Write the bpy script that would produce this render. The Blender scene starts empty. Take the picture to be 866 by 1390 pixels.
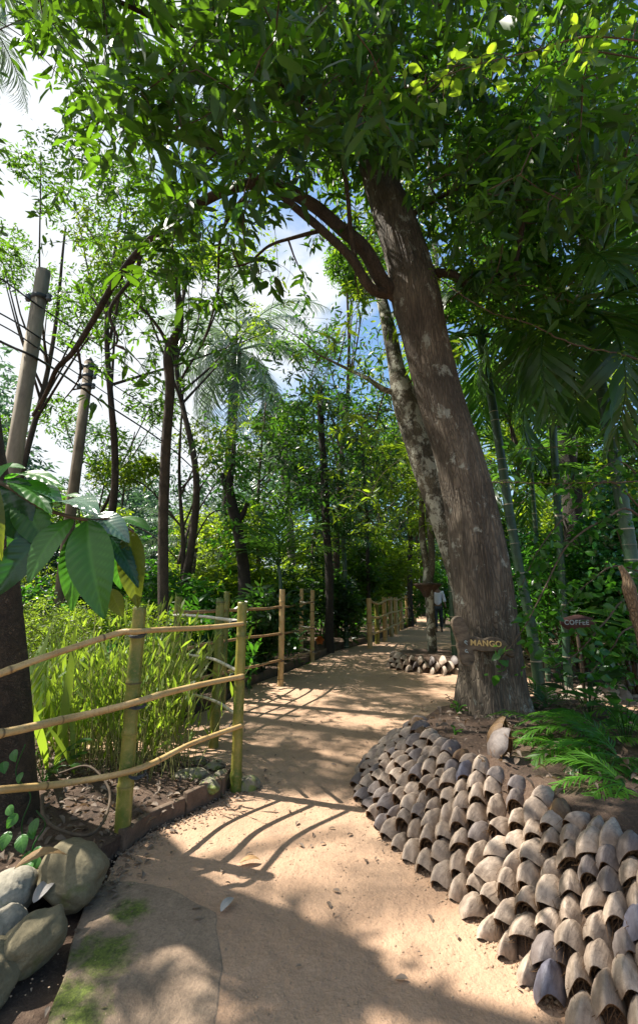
import bpy, bmesh, math, random
import numpy as np
from mathutils import Vector, Matrix
R = math.radians
rng = np.random.default_rng(11)
random.seed(5)
sc = bpy.context.scene
COL = sc.collection

# ------------------------------------------------------------------ camera model
F, CX, CY, TH, CAMZ = 640.0, 433.0, 650.0, R(13.6), 1.4
CT, ST = math.cos(TH), math.sin(TH)

def P(px, py, Y):
    """world point at distance Y in front of the camera seen at pixel (px, py)"""
    x, v = px - CX, CY - py
    t = Y / (F * CT - v * ST)
    return np.array([x * t, Y, CAMZ + (v * CT + F * ST) * t])

def G(px, py, z=0.0):
    x, v = px - CX, CY - py
    t = (z - CAMZ) / (v * CT + F * ST)
    return np.array([x * t, (F * CT - v * ST) * t, z])

def proj(p):
    p = np.atleast_2d(p)
    x, y, z = p[:, 0], p[:, 1], p[:, 2] - CAMZ
    d = y * CT + z * ST
    u = z * CT - y * ST
    d = np.where(d < 0.05, 0.05, d)
    return np.stack([CX + F * x / d, CY - F * u / d, d], 1)

cam = bpy.data.cameras.new('camera')
cam_o = bpy.data.objects.new('camera', cam)
COL.objects.link(cam_o)
cam_o.location = (0, 0, CAMZ)
cam_o.rotation_euler = (R(90) + TH, 0, 0)
cam.sensor_fit = 'VERTICAL'
cam.sensor_height = 24.0
cam.lens = F / 1390.0 * 24.0
cam.shift_y = -45.0 / 1390.0
cam.clip_start = 0.05
cam.clip_end = 2000
sc.camera = cam_o

# ------------------------------------------------------------------ tagging
def tag(o, label=None, cat=None, group=None, kind=None):
    if label: o['label'] = label
    if cat: o['category'] = cat
    if group: o['group'] = group
    if kind: o['kind'] = kind
    return o

def empty(name, loc=(0, 0, 0), rz=0.0):
    o = bpy.data.objects.new(name, None)
    o.location = tuple(float(c) for c in loc)
    o.rotation_euler = (0, 0, rz)
    o.empty_display_size = 0.1
    COL.objects.link(o)
    return o

def copy_tree(o, parent=None):
    c = o.copy()
    COL.objects.link(c)
    c.parent = parent
    for ch in [x for x in bpy.data.objects if x.parent == o]:
        copy_tree(ch, c)
    return c

# ------------------------------------------------------------------ mesh builder
class MB:
    def __init__(self):
        self.V = []; self.Fc = []; self.A = []; self.n = 0
    def add(self, V, faces, a=0.5):
        V = np.asarray(V, dtype=np.float64).reshape(-1, 3)
        if not isinstance(faces, (list, tuple)): faces = [faces]
        for f in faces:
            f = np.asarray(f, dtype=np.int64)
            if f.size: self.Fc.append(f + self.n)
        self.V.append(V)
        a = np.asarray(a, dtype=np.float64)
        self.A.append(np.full(len(V), float(a)) if a.ndim == 0 else a)
        self.n += len(V)
        return self
    def build(self, name, mat, parent=None, smooth=True, offset=None):
        V = np.concatenate(self.V); A = np.concatenate(self.A)
        if offset is not None: V = V - np.asarray(offset)
        me = bpy.data.meshes.new(name)
        me.vertices.add(len(V)); me.vertices.foreach_set('co', V.ravel().astype(np.float32))
        loops = np.concatenate([f.ravel() for f in self.Fc])
        tot = np.concatenate([np.full(len(f), f.shape[1], dtype=np.int32) for f in self.Fc])
        start = np.concatenate([[0], np.cumsum(tot)[:-1]]).astype(np.int32)
        me.loops.add(len(loops)); me.loops.foreach_set('vertex_index', loops.astype(np.int32))
        me.polygons.add(len(tot)); me.polygons.foreach_set('loop_start', start)
        me.polygons.foreach_set('loop_total', tot)
        me.update(calc_edges=True)
        me.validate()
        at = me.attributes.new('v', 'FLOAT', 'POINT')
        if len(at.data) == len(A): at.data.foreach_set('value', A.astype(np.float32))
        if smooth: me.polygons.foreach_set('use_smooth', np.ones(len(me.polygons), dtype=bool))
        if mat is not None:
            me.materials.append(mat)
        o = bpy.data.objects.new(name, me)
        COL.objects.link(o)
        if parent is not None: o.parent = parent
        return o

def norm(a):
    a = np.asarray(a, float)
    return a / np.maximum(np.linalg.norm(a, axis=-1, keepdims=True), 1e-9)

def spline(pts, n):
    """Catmull-Rom through pts (any width), n samples"""
    p = np.asarray(pts, float)
    p = np.vstack([2 * p[0] - p[1], p, 2 * p[-1] - p[-2]])
    m = len(p) - 3
    t = np.linspace(0, m, n); i = np.minimum(t.astype(int), m - 1); f = (t - i)[:, None]
    a, b, c, d = p[i], p[i + 1], p[i + 2], p[i + 3]
    return 0.5 * ((2 * b) + (-a + c) * f + (2 * a - 5 * b + 4 * c - d) * f ** 2 + (-a + 3 * b - 3 * c + d) * f ** 3)

def tube(path, rad, seg=8, cap=True, disp=None):
    """returns V, [quads, tris]; rad scalar or array; disp(theta, s)->factor"""
    path = np.asarray(path, float); n = len(path)
    rad = np.broadcast_to(np.asarray(rad, float), (n,))
    T = norm(np.gradient(path, axis=0))
    ref = np.array([0.0, 1.0, 0.0]) if abs(T[0][1]) < 0.9 else np.array([1.0, 0, 0])
    N = np.zeros((n, 3)); u = norm(np.cross(T[0], ref))
    for i in range(n):
        u = norm(u - T[i] * np.dot(u, T[i])); N[i] = u
    B = np.cross(T, N)
    th = np.linspace(0, 2 * np.pi, seg, endpoint=False)
    rr = rad[:, None] * np.ones(seg)[None]
    if disp is not None:
        s = np.concatenate([[0], np.cumsum(np.linalg.norm(np.diff(path, axis=0), axis=1))])
        rr = rr * disp(th[None], s[:, None])
    V = path[:, None] + rr[..., None] * (np.cos(th)[None, :, None] * N[:, None] + np.sin(th)[None, :, None] * B[:, None])
    V = V.reshape(-1, 3)
    i, j = np.meshgrid(np.arange(n - 1), np.arange(seg), indexing='ij')
    a = i * seg + j; b = i * seg + (j + 1) % seg
    Q = np.stack([a, b, b + seg, a + seg], -1).reshape(-1, 4)
    tr = []
    if cap:
        V = np.vstack([V, path[0], path[-1]])
        k = np.arange(seg)
        tr = np.vstack([np.stack([(k + 1) % seg, k, np.full(seg, n * seg)], 1),
                        np.stack([(n - 1) * seg + k, (n - 1) * seg + (k + 1) % seg, np.full(seg, n * seg + 1)], 1)])
    return V, [Q, np.array(tr, dtype=np.int64).reshape(-1, 3)]

def sn(p, f=1.0, seed=0.0):
    """cheap smooth pseudo-noise, about -1..1"""
    p = np.asarray(p, float) * f
    x, y, z = p[..., 0], p[..., 1], p[..., 2]
    s = seed * 1.7
    return (np.sin(x * 1.9 + y * 1.3 + s + 1.3 * np.sin(z * 1.7 + s)) + np.sin(y * 2.3 - z * 1.1 + 2.1 * s + 1.1 * np.sin(x * 2.1))
            + np.sin(z * 2.7 + x * 1.7 - s + 1.2 * np.sin(y * 1.9 + 1.0))) / 3.0

# ------------------------------------------------------------------ leaf templates
def T_leaf(w=0.14, droop=0.12, cup=0.03):
    V = np.array([[0, 0, 0], [0, .3, 0], [0, .66, -droop * .3], [0, 1, -droop],
                  [w * .85, .25, cup], [w * .85, .66, cup - droop * .35], [-w * .85, .25, cup], [-w * .85, .66, cup - droop * .35]])
    Fs = np.array([[0, 4, 1], [4, 5, 1], [1, 5, 2], [2, 5, 3], [0, 1, 6], [6, 1, 7], [1, 2, 7], [2, 3, 7]])
    return V, Fs
def T_small(w=0.17, cup=0.05, droop=0.06):
    V = np.array([[0, 0, 0], [w, .45, cup], [0, 1, -droop], [-w, .45, cup]])
    return V, np.array([[0, 1, 2], [0, 2, 3]])
def T_blade(w=0.03, droop=0.45, n=5):
    t = np.linspace(0, 1, n + 1)
    ww = w * np.sin(np.pi * (0.12 + 0.86 * t)) ; z = -droop * t ** 2; y = t * (1 - droop * .25 * t)
    V = []
    for k in range(n + 1): V += [[-ww[k], y[k], z[k]], [ww[k], y[k], z[k]]]
    Fs = []
    for k in range(n):
        a = 2 * k; Fs += [[a, a + 1, a + 3], [a, a + 3, a + 2]]
    return np.array(V), np.array(Fs)
def T_oval(w=0.3, droop=0.1, cup=0.05):
    V = np.array([[0, 0, 0], [0, .5, 0], [0, 1, -droop],
                  [w * .75, .22, cup], [w, .5, cup], [w * .55, .8, cup - droop * .5],
                  [-w * .75, .22, cup], [-w, .5, cup], [-w * .55, .8, cup - droop * .5]])
    Fs = np.array([[0, 3, 1], [3, 4, 1], [4, 5, 1], [1, 5, 2], [0, 1, 6], [6, 1, 7], [7, 1, 8], [1, 2, 8]])
    return V, Fs
LEAF, SMALL, OVAL = T_leaf(), T_small(), T_oval()
BLADE = T_blade(); PINNA = T_blade(0.055, 0.28, 3); PINNA_D = T_blade(0.035, 0.75, 4)

def leaves(mb, T, pos, d, up, L, v, wscale=1.0):
    TV, TF = T
    pos = np.asarray(pos, float); n = len(pos)
    if n == 0: return
    Yd = norm(d); X = norm(np.cross(Yd, up)); Z = np.cross(X, Yd)
    L = np.broadcast_to(np.asarray(L, float), (n,))
    X = X * wscale
    V = pos[:, None] + L[:, None, None] * (TV[None, :, 0:1] * X[:, None] + TV[None, :, 1:2] * Yd[:, None] + TV[None, :, 2:3] * Z[:, None])
    Fs = (TF[None] + (np.arange(n) * len(TV))[:, None, None]).reshape(-1, TF.shape[1])
    a = np.repeat(np.broadcast_to(np.asarray(v, float), (n,)), len(TV))
    mb.add(V.reshape(-1, 3), Fs, a)

def whorls(mb, T, C, k, L, spread, droop, vr=(0, 1), outward=None, flat=0.5):
    """k leaves at every cluster centre"""
    n = len(C)
    if n == 0: return
    c = np.repeat(C, k, axis=0)
    az = rng.uniform(0, 2 * np.pi, n * k)
    el = rng.normal(-droop, 0.45, n * k)
    d = np.stack([np.cos(az) * np.cos(el), np.sin(az) * np.cos(el), np.sin(el)], 1)
    if outward is not None: d = norm(d + np.repeat(outward, k, axis=0) * 0.5)
    up = norm(np.array([0, 0, 1.0])[None] * flat + rng.normal(0, 0.45, (n * k, 3)))
    pos = c + rng.normal(0, spread, (n * k, 3)) + d * 0.02
    cv = np.repeat(rng.uniform(vr[0], vr[1], n), k)
    leaves(mb, T, pos, d, up, L * rng.uniform(0.45, 1.25, n * k), np.clip(cv + rng.normal(0, .13, n * k), 0, 1))

def grow(mb, skel, C, r0=0.02, r1=0.004, arch=0.12, step=0.22, seg=4):
    """join every cluster centre to the nearest point of the growing skeleton"""
    nodes = [np.asarray(skel, float)]
    allp = np.asarray(skel, float)
    rads = np.full(len(allp), r0)
    d = np.array([np.min(np.linalg.norm(allp - c, axis=1)) for c in C]) if len(C) else np.array([])
    for c in C[np.argsort(d)]:
        dd = np.linalg.norm(allp - c, axis=1)
        i = int(np.argmin(dd)); L = dd[i]
        if L < 0.03: continue
        a = allp[i]; ra = min(rads[i], r0) * 0.8
        m = (a + c) / 2 + np.array([0, 0, arch * L]) + rng.normal(0, 0.07 * L, 3)
        n = max(3, int(L / step) + 2)
        pth = spline([a, m, c], n)
        rr = np.linspace(max(ra, r1 * 1.3), r1, n)
        V, Fq = tube(pth, rr, seg, cap=False)
        mb.add(V, [Fq[0]], 0.5)
        allp = np.vstack([allp, pth[1:]]); rads = np.concatenate([rads, rr[1:]])
    return allp

# ------------------------------------------------------------------ light and gaps
SUNV = np.array([-0.87, 0.30, 1.31]); SUNV = SUNV / np.linalg.norm(SUNV)
KX, KY = 0.87 / 1.31, -0.30 / 1.31

def inpoly(px, py, poly):
    poly = np.asarray(poly, float); ins = np.zeros(len(px), bool); j = len(poly) - 1
    for i in range(len(poly)):
        xi, yi = poly[i]; xj, yj = poly[j]
        c = ((yi > py) != (yj > py)) & (px < (xj - xi) * (py - yi) / (yj - yi + 1e-12) + xi)
        ins ^= c; j = i
    return ins
LIT = [  # (ground region in the photograph, share of the leaves above it that stay)
    ([(165, 1165), (180, 1110), (300, 1070), (340, 1068), (500, 1085), (530, 1110), (600, 1130), (720, 1080), (900, 1090), (900, 1400), (620, 1400), (560, 1330), (430, 1262), (300, 1200)], 0.0),
    ([(30, 850), (300, 850), (310, 1075), (180, 1110), (150, 1160), (60, 1150), (30, 1080)], 0.12),
]
def sun_ok(C, dapple=0.25):
    """keep-mask for leaf clusters so the sun reaches the ground where the place is sunlit"""
    S = np.stack([C[:, 0] + KX * C[:, 2], C[:, 1] + KY * C[:, 2], np.zeros(len(C))], 1)
    q = proj(S); front = S[:, 1] > 0.6
    keep = np.ones(len(C), bool)
    for poly, pr in LIT:
        ins = inpoly(q[:, 0] + 26 * sn(S, 5.5, 2), q[:, 1] + 34 * sn(S, 5.0, 6), poly) & front
        keep &= ~ins | (rng.uniform(0, 1, len(C)) < pr)
    nz = sn(S, 2.6, 3.0)
    keep &= ~((nz > dapple) & (S[:, 1] > 4.6) & (S[:, 1] < 30) & (rng.uniform(0, 1, len(C)) < 0.93))
    return keep
TARGETS = [(2.6, [(640, 480), (870, 480), (870, 700), (640, 700)], .2), (.05, [(735, 870), (880, 870), (880, 965), (735, 965)], .2), (1.6, [(180, 640), (380, 650), (610, 640), (610, 850), (400, 860), (180, 800)], .10), (.6, [(40, 800), (330, 800), (330, 1080), (40, 1080)], .12), (1.3, [(690, 590), (870, 590), (870, 860), (740, 880), (690, 800)], .15), (.47, [(700, 930), (870, 930), (870, 1060), (700, 1060)], .45)]
def sun_mid(C):
    """thins clusters that would shade the sunlit shrubs lower down"""
    keep = np.ones(len(C), bool)
    for z0, poly, pr in TARGETS:
        h = C[:, 2] - z0; S = np.stack([C[:, 0] + KX * h, C[:, 1] + KY * h, np.full(len(C), z0)], 1); q = proj(S)
        keep &= ~(inpoly(q[:, 0], q[:, 1], poly) & (h > .5) & (S[:, 1] > 1) & (rng.uniform(0, 1, len(C)) > pr))
    return keep
GAPS = [(20, 150, 60, 60, .97), (30, 395, 50, 50, .6), (155, 420, 70, 60, .7), (60, 600, 35, 40, .6), (390, 290, 50, 45, .6),
        (300, 480, 120, 110, .55), (430, 600, 45, 40, .7), (800, 500, 75, 70, .75), (590, 240, 22, 60, .5), (740, 130, 30, 25, .5), (645, 560, 30, 60, .4)]
def gap_ok(C, k=1.0):
    q = proj(C); keep = np.ones(len(C), bool)
    for cx, cy, rx, ry, pr in GAPS:
        ins = ((q[:, 0] - cx) / rx) ** 2 + ((q[:, 1] - cy) / ry) ** 2 < 1
        keep &= ~(ins & (rng.uniform(0, 1, len(C)) < pr * k))
    return keep

# ------------------------------------------------------------------ materials
def M(name, rough=0.8):
    m = bpy.data.materials.new(name); m.use_nodes = True
    nt = m.node_tree; nt.nodes.clear()
    out = nt.nodes.new('ShaderNodeOutputMaterial'); b = nt.nodes.new('ShaderNodeBsdfPrincipled')
    b.inputs['Roughness'].default_value = rough
    nt.links.new(b.outputs[0], out.inputs[0])
    return m, nt, b, out
def N(nt, t, **kw):
    n = nt.nodes.new(t)
    for k, v in kw.items():
        if k.startswith('i_'): n.inputs[k[2:].replace('_', ' ')].default_value = v
        else: setattr(n, k, v)
    return n
def ramp(nt, src, stops, interp='LINEAR'):
    r = nt.nodes.new('ShaderNodeValToRGB'); r.color_ramp.interpolation = interp
    e = r.color_ramp.elements
    while len(e) < len(stops): e.new(0.5)
    for k, (p, c) in enumerate(stops):
        e[k].position = p; e[k].color = (c[0], c[1], c[2], 1) if not np.isscalar(c) else (c, c, c, 1)
    nt.links.new(src, r.inputs[0]); return r
def mixc(nt, fac, a, b, mode='MIX'):
    m = nt.nodes.new('ShaderNodeMix'); m.data_type = 'RGBA'; m.blend_type = mode
    for s, k in ((fac, 0), (a, 6), (b, 7)):
        if isinstance(s, (int, float)): m.inputs[k].default_value = s
        elif isinstance(s, tuple): m.inputs[k].default_value = (*s, 1) if len(s) == 3 else s
        else: nt.links.new(s, m.inputs[k])
    return m.outputs[2]
def noise(nt, scale, detail=4, rough=.6, vec=None, dist=0.0):
    n = N(nt, 'ShaderNodeTexNoise'); n.inputs['Scale'].default_value = scale; n.inputs['Detail'].default_value = detail
    n.inputs['Roughness'].default_value = rough; n.inputs['Distortion'].default_value = dist
    if vec is not None: nt.links.new(vec, n.inputs['Vector'])
    return n.outputs[0]
def coords(nt, scale=(1, 1, 1), kind='Object'):
    tc = N(nt, 'ShaderNodeTexCoord'); mp = N(nt, 'ShaderNodeMapping'); mp.inputs['Scale'].default_value = scale
    nt.links.new(tc.outputs[kind], mp.inputs['Vector']); return mp.outputs[0]
def bump(nt, b, h, strength=.5, dist=.01, prev=None):
    bp = N(nt, 'ShaderNodeBump'); bp.inputs['Strength'].default_value = strength; bp.inputs['Distance'].default_value = dist
    nt.links.new(h, bp.inputs['Height'])
    if prev is not None: nt.links.new(prev, bp.inputs['Normal'])
    nt.links.new(bp.outputs[0], b.inputs['Normal']); return bp.outputs[0]

def leaf_mat(name, dark, light, trans, tf=0.4, rough=0.38, obvar=0.25, spec=0.5):
    m, nt, b, out = M(name, rough)
    at = N(nt, 'ShaderNodeAttribute', attribute_name='v')
    oi = N(nt, 'ShaderNodeObjectInfo')
    mid = tuple((dark[i] + light[i]) / 2 for i in range(3))
    r = ramp(nt, at.outputs['Fac'], [(0, dark), (.55, mid), (1, light)])
    geo = N(nt, 'ShaderNodeNewGeometry')
    vv = N(nt, 'ShaderNodeTexNoise'); vv.inputs['Scale'].default_value = 18; vv.inputs['Detail'].default_value = 2
    nt.links.new(coords(nt), vv.inputs['Vector'])
    c1 = mixc(nt, vv.outputs[0], r.outputs[0], tuple(x * .6 for x in mid))
    hs = N(nt, 'ShaderNodeHueSaturation')
    mr = N(nt, 'ShaderNodeMapRange'); mr.inputs[3].default_value = 1 - obvar; mr.inputs[4].default_value = 1 + obvar
    nt.links.new(oi.outputs['Random'], mr.inputs[0]); nt.links.new(mr.outputs[0], hs.inputs['Value']); nt.links.new(c1, hs.inputs['Color'])
    # underside of a leaf is paler
    c2 = mixc(nt, geo.outputs['Backfacing'], hs.outputs[0], tuple(min(1, x * 1.15 + .006) for x in mid))
    nt.links.new(c2, b.inputs['Base Color']); b.inputs['Specular IOR Level'].default_value = spec
    tr = N(nt, 'ShaderNodeBsdfTranslucent')
    tc = ramp(nt, at.outputs['Fac'], [(0, tuple(x * .42 for x in trans)), (1, trans)])
    nt.links.new(tc.outputs[0], tr.inputs['Color'])
    ms = N(nt, 'ShaderNodeMixShader'); ms.inputs[0].default_value = tf
    nt.links.new(b.outputs[0], ms.inputs[1]); nt.links.new(tr.outputs[0], ms.inputs[2]); nt.links.new(ms.outputs[0], out.inputs[0])
    return m
MT = {}
MT['mango'] = leaf_mat('mango_leaf', (.006, .026, .005), (.028, .085, .008), (.27, .58, .02), .38, .45)
MT['bright'] = leaf_mat('bright_leaf', (.018, .06, .006), (.09, .20, .012), (.50, .72, .03), .5, .42)
MT['dark'] = leaf_mat('dark_leaf', (.005, .020, .006), (.022, .065, .012), (.14, .38, .03), .34, .35)
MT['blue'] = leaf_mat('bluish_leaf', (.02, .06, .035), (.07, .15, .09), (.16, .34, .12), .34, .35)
MT['palm'] = leaf_mat('palm_leaf', (.009, .035, .009), (.04, .11, .02), (.22, .50, .04), .4, .32)
MT['coco'] = leaf_mat('coconut_leaf', (.10, .17, .11), (.30, .40, .28), (.30, .45, .2), .3, .25)
MT['fern'] = leaf_mat('fern_leaf', (.04, .15, .015), (.13, .34, .025), (.32, .72, .05), .45, .45)
MT['grass'] = leaf_mat('grass_leaf', (.20, .15, .06), (.13, .30, .02), (.50, .72, .05), .5, .45)
MT['lush'] = leaf_mat('lush_leaf', (.008, .04, .008), (.04, .15, .015), (.18, .56, .03), .42, .33)
MT['coffee'] = leaf_mat('coffee_leaf', (.008, .05, .016), (.03, .13, .03), (.10, .38, .05), .3, .2)

def bark_mat(name, c1, c2, lichen=None, lich_amt=.6, zs=.22, scale=9, bs=.8, vs2=3.6):
    m, nt, b, out = M(name, .9)
    v = coords(nt, (1, 1, zs))
    n1 = noise(nt, scale, 8, .7, v, .4)
    vo = N(nt, 'ShaderNodeTexVoronoi', feature='DISTANCE_TO_EDGE'); vo.inputs['Scale'].default_value = scale * vs2; vo.inputs['Randomness'].default_value = 1.0
    w = N(nt, 'ShaderNodeVectorMath', operation='ADD'); nn = N(nt, 'ShaderNodeTexNoise'); nn.inputs['Scale'].default_value = scale * .8
    nt.links.new(v, nn.inputs['Vector']); sc_ = N(nt, 'ShaderNodeVectorMath', operation='SCALE'); sc_.inputs['Scale'].default_value = .30
    nt.links.new(nn.outputs['Color'], sc_.inputs[0]); nt.links.new(v, w.inputs[0]); nt.links.new(sc_.outputs[0], w.inputs[1])
    nt.links.new(w.outputs[0], vo.inputs['Vector'])
    r = ramp(nt, n1, [(.3, c1), (.7, c2)])
    crack = ramp(nt, vo.outputs[0], [(0, .55), (.2, 1.0)])
    c = mixc(nt, 1.0, r.outputs[0], crack.outputs[0], 'MULTIPLY')
    big = ramp(nt, noise(nt, 2.3, 3, .5, coords(nt)), [(.35, .65), (.7, 1.15)])
    c = mixc(nt, 1.0, c, big.outputs[0], 'MULTIPLY')
    if lichen:
        lm = noise(nt, 5.5, 7, .72, coords(nt, (1, 1, .8)), .3)
        lr = ramp(nt, lm, [(lich_amt - .02, 0.0), (lich_amt + .04, .85)])
        c = mixc(nt, lr.outputs[0], c, lichen)
    nt.links.new(c, b.inputs['Base Color'])
    h = N(nt, 'ShaderNodeMath', operation='ADD'); nt.links.new(n1, h.inputs[0]); nt.links.new(crack.outputs[0], h.inputs[1])
    bump(nt, b, h.outputs[0], bs, .02)
    return m
MT['bark'] = bark_mat('mango_bark', (.075, .058, .040), (.225, .18, .13), (.36, .37, .31), .60, .16, 10)
MT['bark2'] = bark_mat('mottled_bark', (.06, .05, .035), (.2, .17, .11), (.42, .42, .34), .52, .5, 8, .6)
MT['bark_light'] = bark_mat('pale_dead_bark', (.14, .09, .05), (.34, .23, .13), None, .6, .4, 10)
MT['bark3'] = bark_mat('brown_bark', (.045, .032, .022), (.15, .105, .07), (.25, .26, .2), .66, .4, 12)
MT['bark4'] = bark_mat('dark_bark', (.02, .016, .012), (.07, .055, .04), None, .6, .5, 12)
MT['fibrous'] = bark_mat('fibrous_bark', (.06, .038, .024), (.2, .13, .08), None, .6, 1.5, 14, 1.0)

def simple(name, c, rough=.8, c2=None, scale=20, bs=.3, bd=.004, metal=0, stretch=(1, 1, 1), spec=.5):
    m, nt, b, out = M(name, rough)
    n = noise(nt, scale, 6, .65, coords(nt, stretch))
    r = ramp(nt, n, [(.3, c), (.7, c2 or tuple(x * 1.5 for x in c))])
    nt.links.new(r.outputs[0], b.inputs['Base Color']); b.inputs['Metallic'].default_value = metal
    b.inputs['Specular IOR Level'].default_value = spec
    bump(nt, b, n, bs, bd); return m
MT['twig'] = simple('twig_bark', (.05, .035, .022), .85, (.13, .09, .055))
MT['concrete'] = simple('pole_concrete', (.20, .17, .13), .9, (.42, .36, .27), 7, .6, .01, stretch=(1, 1, .35))
MT['iron'] = simple('dark_iron', (.03, .04, .05), .6, (.07, .08, .09))
MT['wire'] = simple('black_cable', (.01, .01, .012), .5, (.02, .02, .022))
MT['porcelain'] = simple('insulator_glaze', (.10, .13, .16), .25, (.16, .2, .24))

def bamboo_mat(name, ca, cb, ring, worn):
    m, nt, b, out = M(name, .42)
    at = N(nt, 'ShaderNodeAttribute', attribute_name='v')
    oi = N(nt, 'ShaderNodeObjectInfo')
    v = coords(nt, (1, 1, 1)); ad = N(nt, 'ShaderNodeVectorMath', operation='ADD'); nt.links.new(v, ad.inputs[0]); nt.links.new(oi.outputs['Random'], ad.inputs[1])
    n = noise(nt, 5, 5, .6, ad.outputs[0]); r = ramp(nt, n, [(.35, ca), (.65, cb)])
    fine = noise(nt, 60, 4, .7, ad.outputs[0]); fr = ramp(nt, fine, [(.5, 0.0), (.75, .7)])
    c = mixc(nt, fr.outputs[0], r.outputs[0], worn)
    rg = ramp(nt, at.outputs['Fac'], [(.55, 0.0), (.95, .9)])
    c = mixc(nt, rg.outputs[0], c, ring)
    nt.links.new(c, b.inputs['Base Color']); bump(nt, b, fine, .25, .003); return m
MT['bamboo_green'] = bamboo_mat('green_bamboo', (.06, .11, .012), (.25, .22, .04), (.04, .03, .012), (.36, .25, .09))
MT['bamboo_tan'] = bamboo_mat('tan_bamboo', (.46, .29, .11), (.60, .42, .19), (.08, .045, .02), (.24, .14, .07))
MT['bamboo_grey'] = bamboo_mat('bleached_bamboo', (.50, .45, .38), (.68, .62, .54), (.1, .08, .06), (.25, .21, .17))
MT['bamboo_brown'] = bamboo_mat('brown_bamboo', (.28, .16, .07), (.40, .25, .12), (.05, .03, .015), (.16, .09, .05))
MT['areca'] = bamboo_mat('areca_stem', (.015, .05, .028), (.045, .10, .045), (.52, .44, .33), (.09, .11, .07))
MT['areca_brown'] = bamboo_mat('areca_brown_stem', (.12, .10, .06), (.2, .15, .09), (.45, .38, .3), (.1, .08, .05))

# path, soil
m, nt, b, out = M('sandy_path', .95)
v = coords(nt); big = noise(nt, .9, 4, .6, v); med = noise(nt, 7, 5, .65, v); fine = noise(nt, 130, 3, .7, v)
r = ramp(nt, big, [(.3, (.43, .265, .165)), (.7, (.58, .385, .25))])
c = mixc(nt, ramp(nt, med, [(.35, .35), (.7, 0.0)]).outputs[0], r.outputs[0], (.29, .19, .125))
vo = N(nt, 'ShaderNodeTexVoronoi'); vo.inputs['Scale'].default_value = 75; nt.links.new(v, vo.inputs['Vector'])
c = mixc(nt, ramp(nt, vo.outputs['Distance'], [(.06, .6), (.16, 0.0)]).outputs[0], c, (.62, .50, .38))
c = mixc(nt, ramp(nt, fine, [(.3, .45), (.62, 0.0)]).outputs[0], c, (.24, .15, .09))
wet = noise(nt, 2.1, 7, .75, v, .8); c = mixc(nt, ramp(nt, wet, [(.50, 0.0), (.68, .55)]).outputs[0], c, (.26, .18, .125))
lump = noise(nt, 22, 5, .75, v)
nt.links.new(c, b.inputs['Base Color'])
p_ = bump(nt, b, fine, .35, .006); p1 = bump(nt, b, lump, .6, .018, p_); p2 = bump(nt, b, med, .7, .04, p1); bump(nt, b, vo.outputs['Distance'], .15, .004, p2)
MT['path'] = m
m, nt, b, out = M('dark_soil', .95)
v = coords(nt); a1 = noise(nt, 3, 6, .7, v); a2 = noise(nt, 45, 5, .75, v)
r = ramp(nt, a1, [(.3, (.045, .028, .018)), (.7, (.14, .085, .055))])
c = mixc(nt, ramp(nt, a2, [(.52, 0.0), (.72, .5)]).outputs[0], r.outputs[0], (.26, .18, .12))
nt.links.new(c, b.inputs['Base Color']); p_ = bump(nt, b, a2, .9, .02); bump(nt, b, a1, .7, .05, p_)
MT['soil'] = m
def rock_mat(name, c1, c2, moss=None, mt=.55, moss_c=(.13, .20, .02)):
    m, nt, b, out = M(name, .9)
    v = coords(nt); a1 = noise(nt, 6, 8, .7, v, .3); a2 = noise(nt, 70, 4, .7, v)
    r = ramp(nt, a1, [(.3, c1), (.7, c2)])
    c = mixc(nt, ramp(nt, a2, [(.35, .35), (.6, 0.0)]).outputs[0], r.outputs[0], tuple(x * .5 for x in c1))
    if moss:
        mm = noise(nt, moss, 6, .7, v, .5)
        c = mixc(nt, ramp(nt, mm, [(mt - .03, 0.0), (mt + .07, .9)]).outputs[0], c, moss_c)
    nt.links.new(c, b.inputs['Base Color']); p_ = bump(nt, b, a2, .5, .004); bump(nt, b, a1, .6, .02, p_); return m
MT['rock'] = rock_mat('grey_rock', (.12, .10, .055), (.25, .21, .125), 3, .60, (.10, .115, .025))
MT['rock_pale'] = rock_mat('pale_rock', (.22, .20, .15), (.42, .38, .3), 4, .6, (.16, .18, .06))
MT['slab'] = rock_mat('mossy_slab', (.15, .115, .08), (.27, .21, .145), 1.3, .56, (.15, .21, .02))
m, nt, b, out = M('worn_mossy_slab', .95)
v = coords(nt); a1 = noise(nt, 4, 8, .7, v, .3); a2 = noise(nt, 70, 4, .7, v); a3 = noise(nt, 9, 6, .7, v, .5)
c = ramp(nt, a1, [(.3, (.22, .155, .105)), (.7, (.40, .29, .2))]).outputs[0]
c = mixc(nt, ramp(nt, a2, [(.35, .45), (.6, 0.0)]).outputs[0], c, (.12, .085, .06))
gm = N(nt, 'ShaderNodeNewGeometry'); tot = None
for px_, py_, rr_ in ((205, 1182, .13), (178, 1240, .10), (140, 1300, .15), (95, 1370, .16)):
    dn = N(nt, 'ShaderNodeVectorMath', operation='DISTANCE'); nt.links.new(gm.outputs['Position'], dn.inputs[0]); dn.inputs[1].default_value = tuple(G(px_, py_, 0))
    mr_ = N(nt, 'ShaderNodeMapRange'); mr_.inputs[1].default_value = 0; mr_.inputs[2].default_value = rr_ * 1.7; mr_.inputs[3].default_value = .62; mr_.inputs[4].default_value = 0; nt.links.new(dn.outputs['Value'], mr_.inputs[0])
    if tot is None: tot = mr_.outputs[0]
    else:
        mx = N(nt, 'ShaderNodeMath', operation='MAXIMUM'); nt.links.new(tot, mx.inputs[0]); nt.links.new(mr_.outputs[0], mx.inputs[1]); tot = mx.outputs[0]
ad = N(nt, 'ShaderNodeMath', operation='ADD'); nt.links.new(tot, ad.inputs[0]); nt.links.new(a3, ad.inputs[1])
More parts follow.
